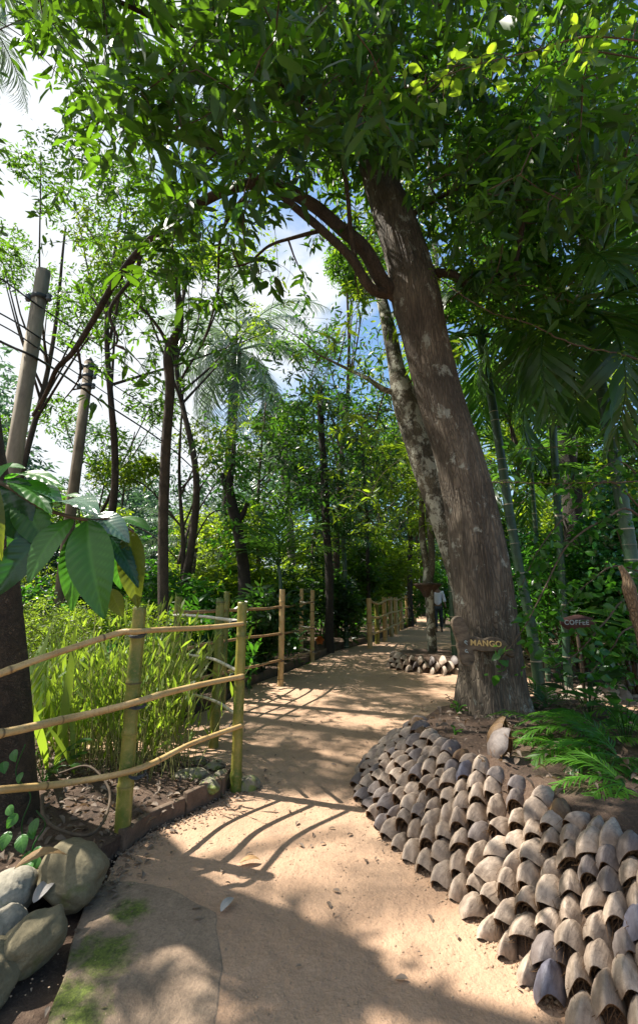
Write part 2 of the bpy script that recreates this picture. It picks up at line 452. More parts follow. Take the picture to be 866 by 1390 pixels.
c = mixc(nt, ramp(nt, ad.outputs[0], [(.74, 0.0), (1.0, .92)]).outputs[0], c, ramp(nt, a2, [(.35, (.04, .06, .008)), (.7, (.15, .21, .02))]).outputs[0])
nt.links.new(c, b.inputs['Base Color']); p_ = bump(nt, b, a2, .8, .01); bump(nt, b, a1, .6, .03, p_)
MT['slab'] = m
MT['slab_pale'] = rock_mat('sandy_slab', (.34, .235, .15), (.46, .33, .22), 3, .74)
MT['kerb'] = rock_mat('kerb_tile', (.08, .055, .035), (.2, .13, .085), 5, .62, (.09, .11, .03))
MT['flatstone'] = rock_mat('flat_stone', (.16, .14, .10), (.3, .27, .2), 6, .5, (.16, .2, .04))

def husk_mat(name, c1, c2, dark):
    m, nt, b, out = M(name, .62)
    oi = N(nt, 'ShaderNodeObjectInfo'); tc = N(nt, 'ShaderNodeTexCoord')
    ad = N(nt, 'ShaderNodeVectorMath', operation='ADD')
    mr = N(nt, 'ShaderNodeMath', operation='MULTIPLY'); mr.inputs[1].default_value = 37.0; nt.links.new(oi.outputs['Random'], mr.inputs[0])
    nt.links.new(tc.outputs['Object'], ad.inputs[0]); nt.links.new(mr.outputs[0], ad.inputs[1])
    n1 = noise(nt, 9, 7, .72, ad.outputs[0], .5); st = N(nt, 'ShaderNodeMapping'); st.inputs['Scale'].default_value = (34, 4, 10)
    nt.links.new(ad.outputs[0], st.inputs['Vector']); n2 = noise(nt, 1.6, 6, .7, st.outputs[0], .6)
    base = mixc(nt, oi.outputs['Random'], c1, c2)
    c = mixc(nt, ramp(nt, n1, [(.38, .75), (.62, 0.0)]).outputs[0], base, dark)
    c = mixc(nt, ramp(nt, n2, [(.5, 0.0), (.68, .55)]).outputs[0], c, tuple(x * .45 for x in dark))
    nt.links.new(c, b.inputs['Base Color'])
    p_ = bump(nt, b, n2, .6, .006); bump(nt, b, n1, .5, .012, p_); return m
MT['husk'] = husk_mat('weathered_husk', (.52, .41, .315), (.36, .28, .215), (.15, .11, .08))
MT['husk_grey'] = husk_mat('grey_husk', (.22, .18, .155), (.17, .145, .14), (.09, .07, .065))
MT['husk_blue'] = husk_mat('bluish_husk', (.15, .145, .18), (.11, .11, .145), (.05, .045, .06))
MT['husk_brown'] = husk_mat('brown_husk', (.17, .10, .045), (.2, .12, .05), (.08, .04, .02))
MT['coir'] = simple('coir_fibre', (.055, .030, .014), .95, (.19, .105, .045), 60, 1.0, .01)
MT['coir_orange'] = simple('orange_coir', (.16, .07, .02), .95, (.30, .15, .05), 60, 1.0, .01)

# ------------------------------------------------------------------ world and sun
w = bpy.data.worlds.new('World'); sc.world = w; w.use_nodes = True
nt = w.node_tree; nt.nodes.clear()
wo = nt.nodes.new('ShaderNodeOutputWorld'); bg = nt.nodes.new('ShaderNodeBackground')
sky = nt.nodes.new('ShaderNodeTexSky'); sky.sky_type = 'NISHITA'; sky.sun_disc = False
el = math.asin(SUNV[2]); sky.sun_elevation = el
sky.sun_rotation = math.atan2(SUNV[0], SUNV[1])
sky.air_density = 1.0; sky.dust_density = 1.2; sky.ozone_density = 1.5
tc = nt.nodes.new('ShaderNodeTexCoord')
cn = nt.nodes.new('ShaderNodeTexNoise'); cn.inputs['Scale'].default_value = 2.2; cn.inputs['Detail'].default_value = 7; cn.inputs['Roughness'].default_value = .6
mp = nt.nodes.new('ShaderNodeMapping'); mp.inputs['Scale'].default_value = (1, 1, 1.6); mp.inputs['Location'].default_value = (.6, .1, .3)
nt.links.new(tc.outputs['Generated'], mp.inputs['Vector']); nt.links.new(mp.outputs[0], cn.inputs['Vector'])
sx = nt.nodes.new('ShaderNodeSeparateXYZ'); nt.links.new(tc.outputs['Generated'], sx.inputs[0])
mm = nt.nodes.new('ShaderNodeMath'); mm.operation = 'MULTIPLY_ADD'; mm.inputs[1].default_value = -.38; nt.links.new(sx.outputs[0], mm.inputs[0]); nt.links.new(cn.outputs[0], mm.inputs[2])
cr = ramp(nt, mm.outputs[0], [(.45, 0.0), (.6, 1.0)])
skb = mixc(nt, 1.0, sky.outputs[0], (1.6, 1.9, 2.0), 'MULTIPLY')
cl = mixc(nt, cr.outputs[0], skb, (8.6, 9.0, 9.4))
nt.links.new(cl, bg.inputs['Color']); bg.inputs['Strength'].default_value = 0.05
nt.links.new(bg.outputs[0], wo.inputs[0])
sun = bpy.data.lights.new('sun', 'SUN'); sun.energy = 5.0; sun.angle = R(.5); sun.color = (1, .94, .84)
so = bpy.data.objects.new('sun', sun); COL.objects.link(so)
so.rotation_euler = Vector((-SUNV[0], -SUNV[1], -SUNV[2])).to_track_quat('-Z', 'Y').to_euler()
vs = sc.view_settings; vs.view_transform = 'Standard'; vs.look = 'None'; vs.gamma = 1; vs.exposure = 1.25
cy = sc.cycles
cy.max_bounces = 7; cy.diffuse_bounces = 4; cy.glossy_bounces = 2; cy.transmission_bounces = 4; cy.transparent_max_bounces = 4
cy.use_denoising = True; cy.caustics_reflective = False; cy.caustics_refractive = False
cy.sample_clamp_indirect = 6

# ------------------------------------------------------------------ ground
def grid_sheet(x0, x1, y0, y1, nx, ny, hf):
    X, Y = np.meshgrid(np.linspace(x0, x1, nx), np.linspace(y0, y1, ny), indexing='ij')
    V = np.stack([X, Y, np.zeros_like(X)], -1).reshape(-1, 3); V[:, 2] = hf(V)
    i, j = np.meshgrid(np.arange(nx - 1), np.arange(ny - 1), indexing='ij'); a = i * ny + j
    return V, np.stack([a, a + ny, a + ny + 1, a + 1], -1).reshape(-1, 4)
mb = MB(); V, Q = grid_sheet(-400, 400, -60, 900, 60, 60, lambda V: np.full(len(V), -.03)); mb.add(V, Q)
tag(mb.build('ground', MT['soil']), 'dark brown forest soil reaching back under the trees', kind='structure')

left_edge = [G(60, 1400), G(110, 1300), G(130, 1230), G(160, 1165), G(200, 1134), G(250, 1112), G(300, 1086), G(316, 1066)]
side = [np.array([-.75, 4.25, 0]), np.array([-1.3, 4.5, 0]), np.array([-2.6, 4.7, 0]), np.array([-2.7, 5.6, 0]), np.array([-1.6, 5.75, 0]), G(300, 958), G(332, 934), G(381, 916), G(430, 896), G(455, 884), G(502, 873), G(530, 861), G(556, 851), G(566, 845)]
far = [np.array([5.2, 34, 0]), np.array([7.4, 34, 0])]
right = [G(600, 848), G(640, 866), np.array([3.4, 13, 0]), np.array([6, 12, 0]), np.array([12, 11, 0]), np.array([12, 0, 0]), np.array([6, -1, 0]), np.array([0, -1.5, 0]), np.array([-.9, .5, 0])]
mb = MB()
outl = np.array([p[:2] for p in left_edge + side + far + right])
X0, Y0 = -3.0, -1.6
bm = bmesh.new()
vs_ = [bm.verts.new((p[0], p[1], .004)) for p in outl]; bm.faces.new(vs_)
bmesh.ops.triangulate(bm, faces=bm.faces[:])
me = bpy.data.meshes.new('path'); bm.to_mesh(me); bm.free(); me.materials.append(MT['path'])
po = bpy.data.objects.new('path', me); COL.objects.link(po); tag(po, 'sandy orange footpath winding through the garden', kind='structure')

def bed(name, outline, h, mat, label):
    bm = bmesh.new(); n = len(outline)
    lo = [bm.verts.new((p[0], p[1], -.05)) for p in outline]; hi = [bm.verts.new((p[0], p[1], h)) for p in outline]
    for i in range(n): bm.faces.new((lo[i], lo[(i + 1) % n], hi[(i + 1) % n], hi[i]))
    bm.faces.new(hi); bmesh.ops.triangulate(bm, faces=bm.faces[:]); bmesh.ops.recalc_face_normals(bm, faces=bm.faces[:])
    me = bpy.data.meshes.new(name); bm.to_mesh(me); bm.free(); me.materials.append(mat)
    o = bpy.data.objects.new(name, me); COL.objects.link(o); return tag(o, label, kind='structure')
near_bed = [G(150, 1168), G(162, 1158), G(200, 1128), G(250, 1106), G(298, 1082), G(311, 1063), np.array([-.78, 4.18, 0]), np.array([-1.3, 4.42, 0]), np.array([-2.6, 4.6, 0]), np.array([-7, 4.9, 0]), np.array([-7, 0.5, 0]), np.array([-1.6, 1.2, 0]), np.array([-1.45, 2.4, 0])]
bed('soil_bed', near_bed, .085, MT['soil'], 'low soil bed with leaf litter behind the near bamboo fence')
far_bed = [np.array([-2.7, 5.65, 0]), np.array([-1.7, 5.85, 0]), G(298, 954), G(330, 931), G(380, 913), G(430, 893), G(455, 881), G(502, 870), G(530, 858), G(556, 848), G(562, 843), np.array([5.0, 34, 0]), np.array([-30, 34, 0]), np.array([-30, 5.6, 0])]
bed('planting_bed', far_bed, .10, MT['soil'], 'long planting bed on the far side of the bamboo fences')

def kerb(name, pts, label, h=.12, th=.045, L=.34):
    mb = MB()
    for a, b_ in zip(pts[:-1], pts[1:]):
        a = a[:2]; b_ = b_[:2]; d = b_ - a; D = np.linalg.norm(d); k = max(1, int(round(D / L))); d = d / D; nrm = np.array([-d[1], d[0]])
        for i in range(k):
            s0, s1 = D * i / k + .004, D * (i + 1) / k - .004; hh = h + rng.uniform(-.014, .012); o_ = nrm * rng.uniform(-.008, .008)
            q = [a + d * s0 - nrm * th / 2 + o_, a + d * s1 - nrm * th / 2 + o_, a + d * s1 + nrm * th / 2 + o_, a + d * s0 + nrm * th / 2 + o_]
            t0, t1 = rng.uniform(-.01, .01, 2)
            V = [[*p, -.04] for p in q] + [[*q[0], hh + t0], [*q[1], hh + t1], [*q[2], hh + t1], [*q[3], hh + t0]]
            mb.add(V, np.array([[0, 1, 5, 4], [1, 2, 6, 5], [2, 3, 7, 6], [3, 0, 4, 7], [4, 5, 6, 7]]))
    o = mb.build(name, MT['kerb'], smooth=False)
    md = o.modifiers.new('b', 'BEVEL'); md.width = .006; md.segments = 2
    return tag(o, label, kind='structure')
kerb('kerb', near_bed[1:6], 'low tile kerb round the near soil bed')
kerb('kerb', far_bed[2:11], 'low dark kerb along the far planting bed')

# ------------------------------------------------------------------ mound and husks
mb_out = [G(497, 1085), G(520, 1118), G(548, 1150), G(590, 1187), G(625, 1216), G(650, 1245), G(690, 1292), np.array([.86, 2.0, 0]), np.array([1.06, 1.72, 0]), np.array([1.5, 1.5, 0]), np.array([2.4, 1.45, 0]), np.array([3.4, 2.0, 0]),
          np.array([3.8, 3.0, 0]), np.array([3.5, 4.2, 0]), np.array([2.7, 5.1, 0]), np.array([1.9, 5.45, 0]), np.array([1.25, 5.35, 0]), np.array([.8, 4.95, 0]), np.array([.5, 4.5, 0]), np.array([.34, 4.05, 0])]
cl = np.array(mb_out + [mb_out[0]])
MO = spline(cl, 240)[:-1]
MO[:, 2] = 0
Tn = norm(np.roll(MO, -1, 0) - np.roll(MO, 1, 0)); INW = np.stack([-Tn[:, 1], Tn[:, 0], np.zeros(len(MO))], 1)
INW = norm(sum(np.roll(INW, k, 0) for k in range(-6, 7)))
CEN = np.array([2.05, 3.45, .46])
HS, WS = .43, .50            # height and run of the bank
def slope_pt(i, s):          # s 0..1 up the bank
    zz = HS * (s ** .85)
    return MO[i] + INW[i] * (WS * s) + np.array([0, 0, zz])
mb = MB(); rings = []
for s in np.linspace(-.06, 1, 14):
    rings.append(np.array([slope_pt(i, max(s, 0)) + np.array([0, 0, -.05 if s < 0 else 0]) for i in range(len(MO))]))
top = rings[-1]
for k in np.linspace(.08, 1, 12):
    r_ = top * (1 - k) + CEN * k; r_[:, 2] = HS + .05 * k; rings.append(r_)
V = np.concatenate(rings); nr = len(MO); V = V + np.stack([sn(V, 9, 1) * .006, sn(V, 9, 2) * .006, sn(V, 7, 3) * .018], 1)
i, j = np.meshgrid(np.arange(len(rings) - 1), np.arange(nr), indexing='ij'); a = i * nr + j; b_ = i * nr + (j + 1) % nr
mb.add(V, np.stack([a, b_, b_ + nr, a + nr], -1).reshape(-1, 4))
tag(mb.build('soil_mound', MT['soil']), 'raised mound of dark soil round the big mango tree', kind='structure')

def husk_mesh(k):
    """domed coconut husk segment: convex shell with three blunt ridges, open underneath"""
    r_ = np.random.default_rng(100 + k)
    na, nb = 26, 9
    a, bb, c = .070 * r_.uniform(.93, 1.07), .094 * r_.uniform(.94, 1.06), .086 * r_.uniform(.9, 1.1)
    tipx = r_.uniform(-.018, .018); keel = r_.uniform(.35, .95); azf = R(-90) + R(r_.uniform(22, 42)); cut = R(r_.uniform(30, 52)); pw = r_.uniform(.8, .98)
    out_, inn = [], []
    for jb in range(nb + 1):
        for ia in range(na):
            az = 2 * np.pi * ia / na
            pm = R(112) - cut * max(0.0, math.cos(az - azf)) ** .8 - R(4) * math.cos(3 * az + k)
            pol = (jb / nb) * pm
            cr_ = np.sin(pol) ** pw; sy = abs(math.sin(az))
            x = a * cr_ * np.cos(az) * (1 - .38 * sy ** 4) ; y = bb * cr_ * np.sin(az) * (1.0 + .18 * sy ** 6); z = c * np.cos(pol)
            z -= keel * (math.sqrt(x * x + .0001) - .01); x += tipx * math.cos(pol)
            z += .006 * math.cos(2 * az + k) * (jb / nb)
            p = np.array([x, y, z]); nrm = 1 + .055 * sn(p[None], 38, k)[0] + .02 * sn(p[None], 130, k)[0]
            p = p * nrm; out_.append(p); inn.append(p * np.array([.88, .88, .86]) - [0, 0, .002])
    V = np.array(out_); W = np.array(inn)
    def quads(n0):
        q = []
        for jb in range(nb):
            for ia in range(na):
                A = n0 + jb * na + ia; B_ = n0 + jb * na + (ia + 1) % na; q.append([A, B_, B_ + na, A + na])
        return q
    shell = MB(); shell.add(V, np.array(quads(0)))
    fib = MB(); q = np.array(quads(0))[:, ::-1]
    rim = []
    n0 = len(W)
    for ia in range(na):
        A = nb * na + ia; B_ = nb * na + (ia + 1) % na; rim.append([A, B_, n0 + (ia + 1) % na, n0 + ia])
    fib.add(np.vstack([W, V[nb * na:] * .995]), [q, np.array(rim)])
    # loose strands of coir and the fibre plug
    plug = W.copy(); plug[:, 2] = plug[:, 2] * .7 - .012; plug[:, :2] *= .72; plug[:, 1] += .012
    fib.add(plug, np.array(quads(0)))
    for s in range(26):
        az = r_.uniform(0, 2 * np.pi); p0 = np.array([a * .75 * np.cos(az), bb * .75 * np.sin(az), r_.uniform(-.01, .03)])
        p2 = p0 * np.array([1.15, 1.15, 0]) + np.array([r_.normal(0, .02), r_.normal(0, .02), -r_.uniform(.02, .06)])
        Vt, Ft = tube(spline([p0, (p0 + p2) / 2 + r_.normal(0, .012, 3), p2], 5), .0011, 3, cap=False)
        fib.add(Vt, [Ft[0]])
    return shell, fib
HUSK = []
for k in range(7):
    s_, f_ = husk_mesh(k)
    so_ = s_.build('coconut_husk', MT['husk']); fo_ = f_.build('coir_fibre', MT['coir'], so_)
    HUSK.append((so_, fo_)); COL.objects.unlink(so_); COL.objects.unlink(fo_)

def put_husk(p, outw, label, group, scale=1.0, mat=None, fmat=None, tilt=.75, first=None, yawj=.12):
    k = int(rng.integers(0, 7)); s0, f0 = HUSK[k]
    s_ = s0.copy(); f_ = f0.copy(); COL.objects.link(s_); COL.objects.link(f_); f_.parent = s_
    for o, mt_ in ((s_, mat), (f_, fmat)):
        if mt_ is not None:
            o.material_slots[0].link = 'OBJECT'; o.material_slots[0].material = mt_
    outw = norm(np.asarray(outw, float)); hz = np.array([outw[0], outw[1], 0]); hz = norm(hz)
    sd = np.cross(hz, [0, 0, 1.0]); Zax = norm(hz * math.sin(tilt) + np.array([0, 0, math.cos(tilt)]) + rng.normal(0, .07, 3))
    Yax = norm(-hz + Zax * np.dot(hz, Zax)); Xax = np.cross(Yax, Zax)
    M3 = Matrix((Xax, Yax, Zax)).transposed() @ Matrix.Rotation(rng.normal(.32, yawj), 3, 'Z')
    sc_ = scale * rng.uniform(.84, 1.14)
    mt4 = M3.to_4x4() @ Matrix.Diagonal((sc_ * rng.uniform(.9, 1.1), sc_, sc_ * rng.uniform(.9, 1.15), 1))
    mt4.translation = Vector(p); s_.matrix_world = mt4
    tag(s_, label, 'coconut husk', group)
    return s_

NUM = 'first second third fourth fifth sixth seventh eighth ninth tenth eleventh twelfth thirteenth fourteenth fifteenth sixteenth seventeenth eighteenth nineteenth twentieth'.split()
def ordn(i):
    if i < 20: return NUM[i]
    return ('twenty-' if i < 29 else 'thirty-') + NUM[(i - 20) % 10] if (i - 20) % 10 != 9 or i >= 39 else 'thirtieth'
seglen = np.linalg.norm(np.roll(MO, -1, 0) - MO, axis=1)
cum = np.concatenate([[0], np.cumsum(seglen)])[:-1]; per = seglen.sum()
def idx_at(s):
    return int(np.searchsorted(cum, s % per, side='right') - 1)
NR = 8
for row in range(NR):
    s_up = (row + .12) / NR
    # along the outline: from the back left of the mound round the front to the right
    s0 = -.55 + (row % 2) * .06 + row * .003
    smax = 3.15 - row * .06
    step = .121
    cnt = 0; s = s0
    while s < smax:
        i = idx_at(s + rng.normal(0, .004)); p = slope_pt(i, max(0, min(1, s_up + rng.normal(0, .006))))
        q = proj(p)[0]
        front = -INW[i]
        if q[0] < 890 and q[1] < 1405 and q[2] > .5:
            rr = rng.uniform(); mt_ = None; fm = None; adj = 'bleached'
            big = q[0] > 560
            if rr < .02: mt_ = MT['husk_blue']; adj = 'dark blue-grey'
            elif rr < (.22 if not big else .09) or (row >= 6 and rr < .3): mt_ = MT['husk_grey']; adj = 'dull grey'
            if row == NR - 1 and rr > .72: mt_ = MT['husk_brown']; adj = 'brown'
            lab = '%s coconut husk, %s along the %s row up the mango bank' % (adj, ordn(cnt), NUM[row])
            if s < 0: lab = '%s coconut husk behind the bank corner, %s in %s row up' % (adj, ordn(cnt), NUM[row])
            put_husk(p + np.array([0, 0, .004]) + front * .016, front, lab, 'coconut husks covering the bank below the mango tree', .80, mt_, fm, -.02 + .10 * rng.normal())
            cnt += 1
        s += step * rng.uniform(.97, 1.03)
# three upturned brown husks leaning against the trunk foot
for k, (px, py, mt_, fm, lb) in enumerate([(677, 996, MT['husk_brown'], MT['coir_orange'], 'reddish brown upturned coconut husk standing at the mango trunk foot'),
                                          (676, 1006, MT['husk_brown'], MT['coir_orange'], 'orange-fibred coconut husk between two others under the mango trunk'),
                                          (681, 1019, MT['husk_grey'], MT['coir_orange'], 'dull grey coconut husk in front of the orange-fibred one')]):
    p = G(px, py, .47); put_husk(p + np.array([0, 0, .03]), np.array([.35, -1, .2]), lb, None, .95, mt_, fm, -1.0, yawj=.08)

# ring planter round the slender tree
RC = G(592, 905, 0); RC[1] = 9.85; RC[0] = (592 - CX) / F * (9.85 * CT - 1.2 * ST) 
bm = MB(); th = np.linspace(0, 2 * np.pi, 40, endpoint=False); rg = []
for rr, z in ((.92, -.03), (.86, .1), (.78, .24), (.4, .25), (.01, .27)): rg.append(np.stack([RC[0] + rr * np.cos(th), RC[1] + rr * np.sin(th), np.full(40, z)], 1))
V = np.concatenate(rg); i, j = np.meshgrid(np.arange(4), np.arange(40), indexing='ij'); a = i * 40 + j; b_ = i * 40 + (j + 1) % 40
bm.add(V, np.stack([a, b_, b_ + 40, a + 40], -1).reshape(-1, 4)); tag(bm.build('planter_soil', MT['soil']), 'round raised patch of soil at the slender tree foot', kind='structure')
for row in range(3):
    n = 13; cnt = 0
    for k in range(n):
        an = R(180) + R(4) + (k + .5 * (row % 2)) * R(176) / n
        dv = np.array([math.cos(an), math.sin(an), 0]); p = RC + dv * (.93 - .05 * row); p[2] = .03 + row * .085
        put_husk(p, dv, 'small pale husk in planter ring, %s from path side in %s layer' % (ordn(cnt), ['bottom', 'middle', 'top'][row]), 'coconut husks ringing the slender tree', 1.0, MT['husk_grey'] if rng.uniform() < .25 else None, None, .25)
        cnt += 1
# husk borders of the far right-hand beds
def border(name, pts, rows, label, rlabel, group, h, limit):
    pl = spline(pts, 200); pl[:, 2] = 0
    L = np.concatenate([[0], np.cumsum(np.linalg.norm(np.diff(pl, axis=0), axis=1))])
    outl = [p for p in pl[::10]] ; back = pts[-1] + np.array([3, 5, 0]); back2 = pts[0] + np.array([1.5, 3.5, 0])
    b0 = bed(name, outl + [back, back2], h, MT['soil'], label)
    for row in range(rows):
        s = .08 * (row % 2); cnt = 0
        while s < L[-1]:
            k = min(198, int(np.searchsorted(L, s))); t = norm(pl[k + 1] - pl[k]); o_ = np.array([t[1], -t[0], 0])
            p = pl[k] + o_ * (.05 - .06 * row); p[2] = .02 + row * .085
            q = proj(p)[0]
            if q[0] < 880:
                put_husk(p, o_, rlabel % (ordn(cnt), ['lower', 'upper'][row]), group, 1.2, None, None, .25); cnt += 1
            s += .25
border('soil_bed', [G(712, 882), G(728, 898), G(750, 908), G(786, 917), G(830, 925), G(875, 940)], 2, 'shady soil bed beyond the bare earth on the garden side', 'husk edging the shady far bed, %s from the trunk in %s layer', 'husks edging the far shady bed', .2, 0)
border('soil_bed', [G(738, 962), G(742, 956), G(760, 956), G(790, 956), G(823, 951), G(875, 938)], 2, 'small soil bed between the mango mound and bare earth', 'pale husk edging the small middle bed, %s along its %s layer', 'husks edging the small middle bed', .14, 0)

# ------------------------------------------------------------------ bamboo fences
def bamboo(path, r0, r1, seg=12, node=.24, off=.1, wob=.0, n=None):
    path = np.asarray(path, float); L = np.linalg.norm(np.diff(path, axis=0), axis=1).sum()
    n = n or max(12, int(L / .02)); pp = spline(path, n)
    s = np.linspace(0, L, n); rad = np.linspace(r0, r1, n); ph = np.abs(((s - off + node / 2) % node) - node / 2)
    ring = np.exp(-(ph / .011) ** 2); rad = rad * (1 + .15 * np.exp(-(ph / .014) ** 2) - .05 * np.exp(-((ph - .022) / .01) ** 2) + .03 * np.sin(s * 9 + pp[0, 0] * 40))
    if wob: pp = pp + np.stack([sn(pp, 3, 1), sn(pp, 3, 2), sn(pp, 3, 4)], 1) * wob
    V, Fq = tube(pp, rad, seg)
    a = np.concatenate([np.repeat(ring, seg), [.7, .9]]); return V, Fq, a
def add_post(root, base, h, r, mat, lean=(0, 0), label=None):
    mb = MB(); top = np.array([base[0] + lean[0], base[1] + lean[1], h])
    V, Fq, a = bamboo([[base[0], base[1], -.05], (np.array([base[0], base[1], 0]) + top) / 2 + np.array([rng.normal(0, .004), 0, 0]), top], r, r * .93, 16, rng.uniform(.22, .34), rng.uniform(.05, .2))
    mb.add(V, Fq, a); o = mb.build('post', mat, root)
    if label: o['label'] = label
    return o
def add_rail(root, pts, r, mat, label=None):
    mb = MB(); V, Fq, a = bamboo(pts, r, r * .85, 10, rng.uniform(.3, .4), rng.uniform(.05, .3), .006)
    mb.add(V, Fq, a); o = mb.build('rail', mat, root)
    if label: o['label'] = label
    return o
def add_tie(root, p, r):
    root = [c for c in root.children if c.name.startswith('rail')][-1]
    mb = MB(); th_ = np.linspace(0, 2 * np.pi, 15)
    for k in range(3):
        ph = rng.uniform(-.3, .3); c = np.stack([np.cos(th_) * r, np.sin(th_) * r, np.sin(th_ + ph) * .012 + k * .006 - .006], 1) + p
        V, Fq = tube(c, .0034, 5, cap=False); mb.add(V, [Fq[0]])
    V, Fq = tube(spline([p + [r, -r * .3, 0], p + [r * 1.5, -r, .01], p + [r * 1.7, -r * 1.2, -.03]], 6), .0018, 4); mb.add(V, Fq)
    mb.build('wire_tie', MT['iron'], root)
off = np.array([0, -.055, 0])
fA = empty('bamboo_fence', (0, 0, 0))
tag(fA, 'nearest curved bamboo fence with two thick posts and three tan rails', 'fence')
A0, B0 = P(165, 1150, 3.085), G(320, 1075)
A0[2] = 0
C0 = np.array([-2.35, 2.45, 0])
add_post(fA, A0, 1.315, .044, MT['bamboo_green'], (-.015, .01)); add_post(fA, B0, 1.33, .041, MT['bamboo_green'], (.0, .0)); add_post(fA, C0, 1.2, .04, MT['bamboo_green'])
b1 = np.array([P(290, 1017, 4.85)[0], 4.85, 0]); add_post(fA, b1, P(291, 812, 4.85)[2], .046, MT['bamboo_green'], (.0, 0))
for ys, Ys, r_ in (([915, 862, 857, 853, 846], 0, .019), ([995, 974, 952, 933, 918], 0, .022), ([1072, 1062, 1045, 1010, 985], 0, .018)):
    pts = [P(-120, ys[0] + (ys[0] - ys[1]) * .9, 2.2), P(0, ys[0], 2.5), P(100 if ys[0] != 915 else 150, ys[1], 2.95), P(187, ys[2], 3.03), P(258, ys[3], 3.45), P(330, ys[4], 3.80)]
    add_rail(fA, pts, r_, MT['bamboo_tan'])
    add_tie(fA, P(187, ys[2] + 4, 3.085), .048); add_tie(fA, P(320, ys[4], 3.86), .046)
hpost = np.array([P(231, 990, 5.4)[0], 5.4, 0])
for ya, yb, yc, r_ in ((844, 838, 835, .016), (912, 894, 886, .014), (972, 950, 939, .014)):
    add_rail(fA, [P(326, ya, 3.92), P(286, yb, 4.78), P(237, yc, 5.33)], r_, MT['bamboo_grey'], 'bleached grey bamboo rail running back from the corner post')
fB = empty('bamboo_fence', (0, 0, 0))
tag(fB, 'middle bamboo fence along the far planting bed with brown rails', 'fence')
posts = [(231, 990, 5.4, 810), (302, 950, 6.3, 803), (381, 931, 7.85, 800), (424, 895, 10.6, 801), (409, 888, 11.4, 799)]
tops = []
for px, py, Y, ty in posts:
    b = P(px, py, Y); add_post(fB, [b[0], Y, 0], P(px, ty, Y)[2], .042 if Y < 7 else .047, MT['bamboo_green'] if Y < 7 else MT['bamboo_tan'], (.0, 0))
for ys, r_ in (((832, 829, 824, 817), .021), ((884, 870, 860, 852), .019), ((930, 913, 896, 884), .019)):
    pts = [P(237, ys[0], 5.35), P(304, ys[1], 6.25), P(381, ys[2], 7.78), P(426, ys[3], 10.5)]
    add_rail(fB, pts, r_, MT['bamboo_brown'])
    for px, y_, Y in ((302, ys[1], 6.3), (381, ys[2], 7.85), (424, ys[3], 10.6)): add_tie(fB, P(px, y_, Y), .05)
for y0, y1 in ((819, 817), (853, 850), (885, 880)): add_rail(fB, [P(426, y0, 10.55), P(408, y1, 11.35)], .017, MT['bamboo_grey'])
fC = empty('bamboo_fence', (0, 0, 0))
tag(fC, 'farthest bamboo fence with many slim posts running to the path bend', 'fence')
ps = [(502, 812, 875), (512, 816, 869), (523, 811, 866), (531, 810, 860), (538, 811, 857), (545, 809, 851), (553, 808, 847), (558, 806, 843), (563, 807, 841)]
bs_ = []
for px, ty, by in ps:
    g = G(px, by, .1); h = P(px, ty, g[1])[2]; bs_.append((g, h)); add_post(fC, g, min(h, 1.5), .05 + .0015 * g[1], MT['bamboo_tan'] if px != 512 else MT['bamboo_green'])
for fr in (.93, .58, .22): add_rail(fC, [np.array([g[0] + .06, g[1] - .03, .1 + (min(h, 1.5) - .1) * fr]) for g, h in bs_], .028, MT['bamboo_tan'])

# ------------------------------------------------------------------ big mango tree
mango = empty('mango_tree', (1.45, 4.3, .4))
tag(mango, 'huge leaning mango tree with thick ridged trunk and spreading leafy canopy', 'tree')
MO_ = np.array([1.45, 4.3, .4])
tr = [(672, 1012, 4.30, 128), (672, 985, 4.3, 112), (668, 945, 4.3, 100), (666, 900, 4.3, 94), (655, 800, 4.3, 93), (641, 700, 4.32, 83), (622, 620, 4.34, 75), (600, 550, 4.36, 71), (577, 460, 4.38, 71), (563, 400, 4.4, 76), (552, 350, 4.42, 68), (534, 295, 4.46, 62), (515, 245, 4.5, 52), (500, 200, 4.55, 42), (488, 150, 4.6, 34)]
cp, rad = [], []
for px, py, Y, wpx in tr:
    p = P(px, py, Y); d = proj(p)[0, 2]; cp.append(p); rad.append(wpx / 2 / F * d * (.86 if py > 900 else .835))
both = spline(np.hstack([np.array(cp), np.array(rad)[:, None]]), 420)
def bdisp(th_, s):
    c, si = np.cos(th_) + 0 * s, np.sin(th_) + 0 * s
    q = np.stack([c * 2.2, si * 2.2, s * .55 + 0 * th_], -1)
    q2 = np.stack([c * 7, si * 7, s * 2.2 + 0 * th_], -1); q3 = np.stack([c * 17, si * 17, s * 4.0 + 0 * th_], -1)
    butt = np.exp(-s * 3.0) * (.16 + .15 * np.cos(th_ * 5 + .6) + .05 * np.cos(th_ * 3 + 2))
    q4 = np.stack([c * 5, si * 5, s * 1.1 + 0 * th_], -1)
    rid = np.abs(np.sin(th_ * 19 + 2.6 * sn(q4, 1, 9) + s * .8)) + .6 * np.abs(np.sin(th_ * 31 - 2.2 * sn(q4, 1.3, 4)))
    return 1 + .045 * sn(q, 1, 1) + .026 * sn(q2, 1, 2) + .012 * sn(q3, 1, 5) + .020 * rid + butt
V, Fq = tube(both[:, :3], both[:, 3], 220, cap=True, disp=bdisp)
mb = MB(); mb.add(V, Fq); mb.build('trunk', MT['bark'], mango, offset=MO_)
skel = [both[-100::2, :3]]
